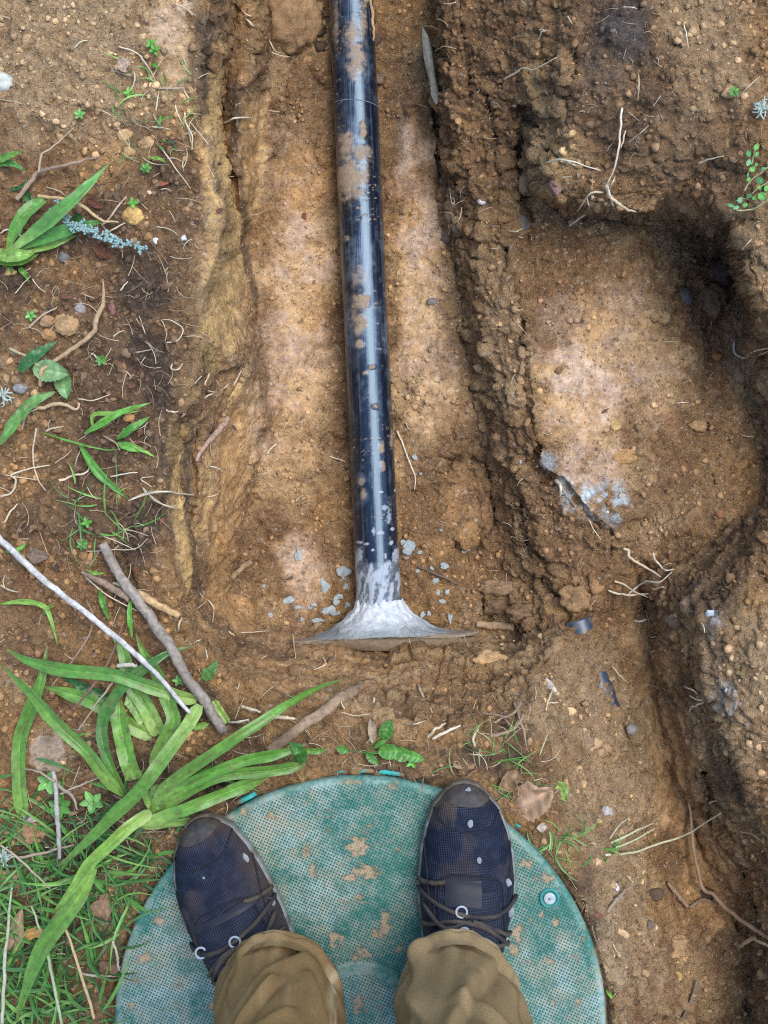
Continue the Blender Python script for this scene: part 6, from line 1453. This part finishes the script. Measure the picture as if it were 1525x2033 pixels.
for k, (nm, u, v, ru, rv, cl_, lab, kw) in enumerate([
    ('soil_clod', 575, 48, 56, 60, (.24,.145,.07), 'largest soil clod at the top left of the trench', dict(hz=.9, lump=.4)),
    ('soil_clod', 626, 27, 20, 23, CT, 'tan crumbly clod touching the pipe at the top', dict(hz=.9, lump=.45)),
    ('soil_clod', 628, 62, 20, 14, CD, 'dark clod just below the tan clod at top', dict(hz=.8)),
    ('soil_clod', 640, 92, 13, 11, CD, 'small dark clod against the pipe near the top', dict(hz=.8)),
    ('soil_clod', 538, 22, 26, 26, (.13,.08,.045), 'brown clod left of the largest clod', dict(hz=.8)),
    ('soil_clod', 748, 82, 12, 14, CD, 'small dark clod right of the pipe near the top', dict(hz=.8)),
    ('soil_clod', 752, 158, 13, 11, (.15,.1,.065), 'brown clod right of the pipe above the joint', dict(hz=.7)),
    ('soil_clod', 133, 647, 27, 23, (.33,.21,.10), 'round tan clod on the ground at left', dict(hz=.6)),
    ('stone', 160, 612, 14, 12, (.26,.24,.22), 'grey stone beside the round tan clod', dict(hz=.6, mat=M_STONE, facet=.2)),
    ('stone', 126, 510, 13, 12, (.14,.125,.115), 'dark grey stone below the upper strap leaves', dict(hz=.6, mat=M_STONE, facet=.2)),
    ('stone', 4, 164, 22, 20, (.42,.43,.36), 'pale green grey stone at the left edge near top', dict(hz=.5, mat=M_STONE)),
    ('stone', 41, 772, 14, 11, (.22,.21,.20), 'grey stone near the left edge below toothed leaf', dict(hz=.6, mat=M_STONE, facet=.15)),
    ('pebble', 309, 478, 6, 6, (.66,.64,.6), 'white pebble on the ground near the lichen twig', dict(hz=.7, mat=M_STONE)),
    ('pebble', 365, 473, 6, 6, (.58,.58,.58), 'light grey pebble between white pebble and rim', dict(hz=.7, mat=M_STONE)),
    ('pebble', 296, 382, 5, 4, (.62,.55,.42), 'cream pebble above the white pebble', dict(hz=.7, mat=M_STONE)),
    ('soil_clod', 264, 428, 20, 18, (.46,.29,.10), 'yellow clod right of the upper strap leaf tips', dict(hz=.5, lump=.4)),
    ('pebble', 259, 829, 14, 9, (.42,.22,.09), 'orange pebble inside the loose grass tuft', dict(hz=.7)),
    ('soil_clod', 222, 610, 7, 15, (.19,.09,.07), 'reddish oblong clod beside the bent tan root', dict(hz=.7)),
    ('soil_clod', 98, 665, 15, 12, (.34,.19,.08), 'orange clod left of the round tan clod', dict(hz=.7)),
    ('soil_clod', 95, 638, 16, 12, (.28,.17,.085), 'brown clod touching the round tan clod', dict(hz=.7)),
    ('soil_clod', 250, 270, 16, 12, (.40,.26,.12), 'tan clod on the loose soil at upper left', dict(hz=.7)),
    ('soil_clod', 290, 285, 18, 13, (.36,.225,.105), 'tan clod nearest the curved blade at upper left', dict(hz=.7)),
    ('soil_clod', 255, 303, 13, 11, (.33,.205,.09), 'small ochre clod of the upper left heap', dict(hz=.7)),
    ('soil_clod', 22, 540, 12, 8, (.45,.28,.12), 'light clod at left edge under the strap plant', dict(hz=.6)),
    ('stone', 1358, 593, 17, 23, (.10,.088,.078), 'smooth dark stone in the shaded hollow at right', dict(hz=.7, mat=M_STONE, lump=.15)),
    ('soil_clod', 1410, 590, 36, 34, (.16,.10,.05), 'big block of earth in the shaded hollow at right', dict(hz=.6, facet=.25)),
    ('soil_clod', 1424, 540, 26, 30, CD, 'dark block behind the big earth block', dict(hz=.7, facet=.2)),
    ('soil_clod', 1318, 630, 14, 13, (.30,.20,.09), 'tan clod in front of the dark stone', dict(hz=.7)),
    ('soil_clod', 1300, 628, 10, 11, (.28,.18,.085), 'small clod left of the tan clod in front', dict(hz=.7)),
    ('soil_clod', 1420, 710, 15, 10, (.33,.16,.06), 'orange clod near the roots at the right edge', dict(hz=.7)),
    ('soil_clod', 1423, 780, 9, 8, (.17,.09,.055), 'small round clod on the shaded shelf', dict(hz=.7)),
    ('soil_clod', 1385, 845, 18, 13, (.27,.165,.075), 'flat clod on the right side of the shelf', dict(hz=.5)),
    ('soil_clod', 1237, 905, 22, 16, (.36,.205,.085), 'orange flat clod above the mortar patch', dict(hz=.35)),
    ('soil_clod', 1222, 845, 12, 11, (.40,.28,.11), 'yellow clod in the middle of the shelf', dict(hz=.4)),
    ('soil_clod', 1430, 1021, 10, 8, (.28,.12,.06), 'reddish clod at the lower edge of shelf', dict(hz=.7)),
    ('stone', 1315, 1929, 14, 17, (.22,.21,.18), 'grey stone at the bottom right of the lid', dict(hz=.6, mat=M_STONE, facet=.2)),
    ('soil_clod', 1343, 1939, 13, 11, (.44,.28,.10), 'yellow clod touching the bottom grey stone', dict(hz=.6)),
    ('stone', 1291, 1837, 8, 9, (.14,.10,.07), 'dark pebble on the slope right of lid', dict(hz=.7, mat=M_STONE)),
    ('soil_clod', 1330, 1880, 34, 26, (.33,.21,.10), 'pale ochre lump on the slope right of lid', dict(hz=.3, lump=.6, sink=.6)),
    ('stone', 857, 599, 10, 8, (.20,.18,.155), 'small grey stone on the trench floor right of pipe', dict(hz=.7, mat=M_STONE)),
    ('soil_clod', 997, 1166, 46, 17, (.22,.14,.075), 'long dried clod overhanging the right end of trench', dict(hz=1.3, ang=4, lump=.35)),
    ('soil_clod', 992, 1205, 34, 16, (.15,.09,.048), 'dark clod beneath the long dried clod', dict(hz=.8)),
    ('soil_clod', 1040, 1215, 30, 20, (.17,.105,.055), 'clod right of the dark clod at trench end', dict(hz=.8)),
    ('soil_clod', 1024, 1133, 13, 12, (.19,.12,.065), 'round clod above the long dried clod', dict(hz=.8)),
    ('soil_clod', 1062, 1240, 26, 18, (.19,.11,.055), 'clod at the right corner of the tank wall', dict(hz=.7)),
    ('soil_clod', 1150, 1190, 34, 26, (.23,.14,.065), 'crumbly clod just above the pipe stub', dict(hz=.6, lump=.45)),
    ('soil_clod', 1372, 1200, 20, 17, (.25,.165,.10), 'clod on the right bank below the shelf', dict(hz=.8)),
    ('soil_clod', 1340, 1235, 18, 18, (.12,.085,.055), 'dark clod on the right bank above the slit', dict(hz=.8)),
    ('soil_clod', 1398, 1170, 20, 20, (.11,.075,.05), 'dark clod under the edge of the right mound', dict(hz=.8)),
    ('stone', 1255, 1447, 12, 12, (.27,.235,.20), 'round grey stone on the slope right of the pipe stub', dict(hz=.8, mat=M_STONE, lump=.12)),
    ('stone', 1415, 1222, 10, 14, (.38,.42,.46), 'bluish stone in the right bank', dict(hz=.6, mat=M_STONE, facet=.2, ang=60)),
    ('stone', 957, 401, 9, 8, (.55,.50,.46), 'white quartz stone in the right trench wall', dict(hz=.8, mat=M_STONE, facet=.2)),
    ('stone', 913, 455, 18, 13, (.12,.095,.065), 'dark flat stone sticking out of right trench wall', dict(hz=.8, mat=M_STONE, ang=-35, facet=.2)),
    ('stone', 888, 470, 16, 12, (.15,.11,.07), 'rounded dark stone below the flat one in trench wall', dict(hz=.8, mat=M_STONE)),
    ('stone', 898, 430, 15, 18, (.14,.10,.065), 'dark stone above the flat one in trench wall', dict(hz=.8, mat=M_STONE, facet=.15)),
    ('soil_clod', 1103, 370, 12, 20, (.20,.115,.095), 'purple brown chunk hanging at the upper right bank', dict(hz=.6, facet=.25, ang=20)),
    ('stone', 1037, 445, 14, 20, (.12,.10,.075), 'dark stone in the cleft beside the upper bank', dict(hz=.7, mat=M_STONE)),
    ('soil_clod', 1045, 360, 14, 26, (.21,.14,.07), 'upright clod in the cleft beside the upper bank', dict(hz=.8, ang=-12)),
    ('soil_clod', 58, 1650, 32, 24, (.27,.155,.08), 'brown clod near the left edge beside leaf pile', dict(hz=.6, lump=.45)),
    ('soil_clod', 92, 1490, 38, 44, (.30,.225,.155), 'flat grey tan clod under the leaf pile', dict(hz=.16, lump=.45, sink=.55)),
    ('soil_clod', 22, 1745, 26, 18, (.24,.155,.09), 'clod at the left edge in the grass', dict(hz=.6)),
    ('soil_clod', 215, 1920, 22, 14, (.15,.09,.05), 'dark clod beside the lid in the grass', dict(hz=.6)),
    ('stone', 1205, 1614, 12, 14, (.36,.33,.31), 'pale stone on the slope above the grass stalks', dict(hz=.4, mat=M_STONE)),
    ('stone', 1222, 1762, 7, 9, (.55,.55,.58), 'small white stone on the slope right of the lid', dict(hz=.6, mat=M_STONE)),
    ('soil_clod', 1300, 1775, 22, 14, CD, 'dark clod by the brown root stub', dict(hz=.5)),
    ('soil_clod', 1400, 1775, 20, 13, CD, 'dark clod below the arched root', dict(hz=.6)),
    ('bark_chip', 429, 817, 10, 7, (.30,.085,.03), 'rust red bark chip on the left trench wall', dict(hz=.6, mat=M_WOOD)),
    ('pebble', 489, 768, 7, 6, (.75,.70,.6), 'white chip in the left trench wall', dict(hz=.6, mat=M_STONE)),
    ('soil_clod', 970, 1310, 30, 22, (.36,.225,.105), 'crumbly tan clod on the slope right of collar', dict(hz=.4, lump=.4)),
    ('stone', 1095, 1365, 22, 8, (.40,.36,.30), 'pale flaky stone left of the pipe stub', dict(hz=.5, mat=M_STONE, ang=-50, facet=.2)),
    ]):
    rock(nm, u, v, ru, rv, cl_, lab, 'stone' if nm in ('stone', 'pebble') else 'clod' if nm == 'soil_clod' else 'bark', seed=k * 3 + 1, **kw)

# slate shard standing in the right trench wall
def shard():
    Pp = np.array(R('B', (1052,150),(1050,230),(1060,340),(1085,440),(1105,560),(1130,608),(1143,600),(1140,520),(1120,420),(1105,300),(1085,210)))
    Z0 = float(gz(np.array(860.), np.array(120.), ZM)) + .035
    top = [unp(a, b, Z0 + .00004 * (b - 50)) for a, b in Pp]
    n = len(top)
    ctr = np.mean(top, 0) + np.array([-.001, 0, .004])
    V = top + [p + np.array([.012, 0, -.05]) for p in top] + [ctr]
    F = [[i, (i + 1) % n, n + (i + 1) % n, n + i] for i in range(n)] + [[i, 2 * n, (i + 1) % n] for i in range(n)] + [list(range(n, 2 * n))]
    o = make_mesh('slate_shard', V, F, M_STONE, None, np.tile([.15, .15, .125], (len(V), 1)), False)
    tag(o, 'thin dark slate shard standing in the upper right trench wall', 'stone')
shard()

# mortar splashes on the trench floor
MS = [(591,1102,6,12),(681,1133,14,13),(647,1167,11,10),(641,1156,6,8),(575,1193,14,8),(592,1206,6,5),(623,1201,6,4),(661,1211,17,9),(630,1232,11,6),(536,1222,5,5),(599,1230,5,5),(674,1184,8,6),(686,1164,6,6),(526,1165,6,4),(811,1089,14,14),(800,1078,7,6),(930,1093,12,6),(947,1086,9,5),(882,1124,9,6),(857,1128,5,5),(865,1153,8,6),(870,1177,4,6),(887,1176,5,7),(879,1194,8,4),(894,1228,5,9),(840,1222,6,7),(852,1218,5,5),(824,907,6,5),(835,940,4,3),(876,1053,3,3),(829,1133,5,5),(668,1196,6,10),(645,1215,7,5),(615,1206,5,4),(690,1200,6,8),(833,1096,5,4),(1033,917,3,4)]
for k, (u, v, a, b) in enumerate(MS):
    V, F = ICO2
    c0 = on(u, v, .001); kk = (CAM_H - c0[2]) / FPX
    th = np.arctan2(V[:, 1], V[:, 0])
    rr = 1 + .45 * vnoise(np.cos(th) * 1.7 + k * 3, np.sin(th) * 1.7, seed=k)
    n2 = fbm(V[:, 0] * 2 + k, V[:, 1] * 2, oct=3, seed=k)
    W = np.stack([V[:, 0] * a * kk * rr, V[:, 1] * b * kk * rr, V[:, 2] * .0016 * (1 + .7 * n2)], -1) + c0
    o = make_mesh('mortar_splash', W, F, M_MORTAR, None, np.clip(np.array([.33, .37, .37]) * (1 + .3 * n2[:, None]), 0, .8))
    sel = sorted([(m[1], m[0]) for m in MS if (m[0] < 745) == (u < 745)]); i_ = sel.index((v, u))
    place = 'topmost of them' if i_ == 0 else 'lowest of them' if i_ == len(sel) - 1 else ORD[i_] + ' from the top'
    size_ = 'large ' if a * b > 100 else 'tiny ' if a * b < 26 else 'small '
    tag(o, size_ + ('blue grey mortar splash on the trench floor left of pipe, ' if u < 745 else 'blue grey mortar splash on the trench floor right of pipe, ') + place, 'mortar', 'mortar splashes left of the collar' if u < 745 else 'mortar splashes right of the pipe')

# ------------------------------------------------------------------ grass and root fibres (uncountable)
def fibres(name, label, n, keep, box, ln, wd, colr, mat, cat, up=.4, blade_=False, jit=.3):
    u, v = pick(n, box, keep)
    n = len(u); z = gz(u, v); d = (CAM_H - z) / FPX
    P0 = np.stack([(u - U0) * d, -(v - V0) * d, z], -1)
    a = RNG.uniform(0, 6.283, n); L = RNG.uniform(ln[0], ln[1], n); W = RNG.uniform(wd[0], wd[1], n)
    k = 6
    t = np.linspace(0, 1, k)
    bend = RNG.normal(0, .9, n); dirs = a[:, None] + bend[:, None] * t[None]
    step = (L / (k - 1))[:, None]
    X = np.cumsum(np.cos(dirs) * step, 1); Y = np.cumsum(np.sin(dirs) * step, 1)
    hh = RNG.uniform(.1, 1, n)[:, None] * up * L[:, None]
    Z = hh * np.sin(t[None] * (2.2 if blade_ else 3.0)) + .001
    C = P0[:, None, :] + np.stack([X, Y, Z], -1)
    # keep the middle on top of the soil underneath
    zz = CAM_H - C[..., 2]
    uu = U0 + C[..., 0] * FPX / zz; vv = V0 - C[..., 1] * FPX / zz
    C[..., 2] = np.maximum(C[..., 2], gz(uu, vv) + .0008)
    S = np.stack([-np.sin(dirs), np.cos(dirs), np.zeros_like(dirs)], -1)
    if blade_:
        w = W[:, None] * np.minimum(1, (1 - t[None] + .03) * 1.6) * np.minimum(1, t[None] * 3 + .45) * .5
        V = np.stack([C + S * w[..., None] + np.array([0, 0, 1]) * (w * .35)[..., None], C, C - S * w[..., None] + np.array([0, 0, 1]) * (w * .35)[..., None]], 2)
        F = grid_faces(k, 3)
        m_ = 3
    else:
        w = (W[:, None] * (1 - .5 * t[None]) * .5)[..., None]
        V = np.stack([C + S * w, C + np.array([0, 0, 1]) * w * 1.6, C - S * w], 2)
        F = np.concatenate([grid_faces(k, 3)])
        m_ = 3
    nv = k * m_
    FF = (F[None] + (np.arange(n) * nv)[:, None, None]).reshape(-1, 4)
    cs = np.array(colr)[RNG.integers(0, len(colr), n)] * RNG.uniform(1 - jit, 1 + jit, n)[:, None]
    o = make_mesh(name, V.reshape(-1, 3), FF, mat, None, np.repeat(np.clip(cs, .01, .85), nv, 0))
    o['kind'] = 'stuff'; o['label'] = label; o['category'] = cat
    return o
r_hum = lambda u, v: gz(u, v, hum)
GC = [(.09,.25,.042), (.13,.31,.052), (.065,.20,.035), (.18,.34,.075), (.075,.19,.05)]
tuft = lambda cu, cv, r: (lambda u, v: np.exp(-((u - cu) ** 2 + (v - cv) ** 2) / (r * r)))
clump = lambda u, v: (fbm(u / 38., v / 38., oct=2, seed=77) > -.12)
fibres('grass', 'green grass growing beside the lid at the lower left', 400, lambda u, v: off_lid(u, v) * clump(u, v) * np.clip(smooth(1600, 1720, v) * smooth(420, 250, u + (v - 1700) * .35) + .04, 0, 1), (-120, 1480, 430, 2150), (.035, .095), (.0022, .0052), GC, M_LEAF, 'grass', .35, True)
fibres('grass', 'dark low grass under the brighter blades at the lower left', 520, lambda u, v: off_lid(u, v) * np.clip(smooth(1560, 1700, v) * smooth(440, 260, u + (v - 1700) * .35) + .03, 0, 1), (-120, 1480, 430, 2150), (.02, .055), (.0018, .004), [(.05,.14,.03), (.07,.18,.035), (.035,.10,.025)], M_LEAF, 'grass', .25, True)
fibres('grass', 'thin grass tuft beside the top of the grey stick', 34, tuft(195, 1030, 45), (110, 960, 290, 1110), (.025, .06), (.0012, .0028), GC, M_LEAF, 'grass', .3, True)
fibres('grass', 'thin grass tuft on the soil at the right side of lid', 40, tuft(1120, 1670, 40), (1040, 1590, 1200, 1750), (.02, .045), (.0012, .003), GC, M_LEAF, 'grass', .3, True)
fibres('grass', 'small green tuft at the foot of the grass stalks', 22, tuft(1210, 1690, 14), (1180, 1660, 1240, 1720), (.015, .03), (.002, .004), GC, M_LEAF, 'grass', .3, True)
fibres('grass', 'sparse grass blades above the right trainer', 36, tuft(985, 1505, 50), (900, 1450, 1080, 1560), (.02, .05), (.0010, .0022), GC + [(.4,.4,.2)], M_LEAF, 'grass', .3, True)
fibres('grass', 'thin grass blades along the upper left rim', 46, tuft(300, 220, 80), (220, 90, 400, 350), (.015, .04), (.0009, .0022), GC + [(.5,.46,.3), (.5,.46,.3)], M_LEAF, 'grass', .25, True)
DRY = [(.42,.33,.21), (.34,.25,.15), (.50,.42,.29), (.24,.165,.10), (.16,.105,.07)]
fibres('dry_fibres', 'fine dry roots and straw bits littering the ground at left', 620, lambda u, v: off_lid(u, v) * np.clip(.08 + .9 * r_hum(u, v), 0, 1), (-110, 200, 520, 2100), (.008, .035), (.0006, .0015), DRY, M_ROOT, 'roots', .16)
fibres('dry_fibres', 'fine dry straw bits round the upper edge of the lid', 420, lambda u, v: off_lid(u, v) * np.clip(.05 + .9 * r_hum(u, v), 0, 1), (420, 1400, 1240, 1950), (.008, .03), (.0006, .0014), DRY, M_ROOT, 'roots', .2)
fibres('dry_fibres', 'fine root hairs on the banks right of the trench', 330, lambda u, v: np.clip(.25 + .6 * r_hum(u, v), 0, 1), (880, -60, 1600, 1500), (.006, .022), (.0005, .0011), DRY[:4], M_ROOT, 'roots', .3)
fibres('dry_fibres', 'fine root hairs on the walls of the trench', 220, lambda u, v: off_pipe(u, v) * (.1 + .9 * r_steep(u, v)), (330, -60, 1060, 1440), (.006, .02), (.0005, .0010), DRY[:3], M_ROOT, 'roots', .3)
fibres('leaf_litter', 'small dark leaf bits littering the ground at left', 330, lambda u, v: off_lid(u, v) * np.clip(.05 + .9 * r_hum(u, v), 0, 1), (-110, 250, 1200, 2100), (.006, .016), (.003, .007), [(.13,.08,.045), (.09,.055,.035), (.22,.15,.09), (.17,.07,.04)], M_DEAD, 'litter', .2, True)

def wall_clods(name, label, n, box, keep, lo, hi):
    u, v = pick(n, box, keep)
    V0_, F0_ = ico(2)
    n = len(u); z = gz(u, v); d = (CAM_H - z) / FPX
    P0 = np.stack([(u - U0) * d, -(v - V0) * d, z], -1)
    sz = lo + (hi - lo) * RNG.power(.5, n) ** 2
    VV_, cc = [], []
    base_c = gcol(u, v)
    for i in range(n):
        n1 = fbm(V0_[:, 0] * 1.2 + i * 3.7, V0_[:, 1] * 1.2, V0_[:, 2] * 1.2, oct=2, seed=i % 50)
        n2 = fbm(V0_[:, 0] * 4 + i, V0_[:, 1] * 4, V0_[:, 2] * 4, oct=2, seed=i % 40)
        r_ = 1 + .5 * n1 + .35 * n2
        for j in range(6):
            dn = RNG.normal(0, 1, 3); dn /= np.linalg.norm(dn); dd = V0_ @ dn
            r_ = np.where(dd * r_ > .62, .62 / np.maximum(dd, .2), r_)
        W = V0_ * r_[:, None] * 1.15 * sz[i] * np.array([1, RNG.uniform(.6, 1), RNG.uniform(.4, .7)])
        a = RNG.uniform(0, 6.28)
        W = np.stack([W[:, 0] * math.cos(a) - W[:, 1] * math.sin(a), W[:, 0] * math.sin(a) + W[:, 1] * math.cos(a), W[:, 2]], -1)
        VV_.append(W + P0[i] - np.array([0, 0, .25 * sz[i]])); cc.append(np.clip(base_c[i] * RNG.uniform(.75, 1.3) * (1 + .25 * n2[:, None]), .01, .8))
    F = (F0_[None] + (np.arange(n) * len(V0_))[:, None, None]).reshape(-1, 3)
    o = make_mesh(name, np.concatenate(VV_), F, M_CRUMB, None, np.concatenate(cc), False)
    o['kind'] = 'stuff'; o['label'] = label; o['category'] = 'soil'
wall_clods('bank_clods', 'broken lumps of clay on the walls and ridge right of the trench', 360, (870, -60, 1640, 2100), lambda u, v: off_lid(u, v) * (1 - r_comp(u, v)) * (.12 + .88 * r_steep(u, v)) * (fbm(u / 70., v / 70., oct=2, seed=3) > -.1), .003, .013)
wall_clods('topsoil_clods', 'lumps of soil on the ground left of the trench', 170, (-100, -60, 430, 2100), lambda u, v: off_lid(u, v) * (1 - r_steep(u, v)) * (fbm(u / 90., v / 90., oct=2, seed=8) > .0), .003, .010)
wall_clods('trench_clods', 'lumps of soil on the trench floor and its near wall', 120, (470, -60, 1000, 1420), lambda u, v: off_pipe(u, v) * (1 - .9 * r_comp(u, v)) * (fbm(u / 70., v / 70., oct=2, seed=18) > .05), .003, .009)
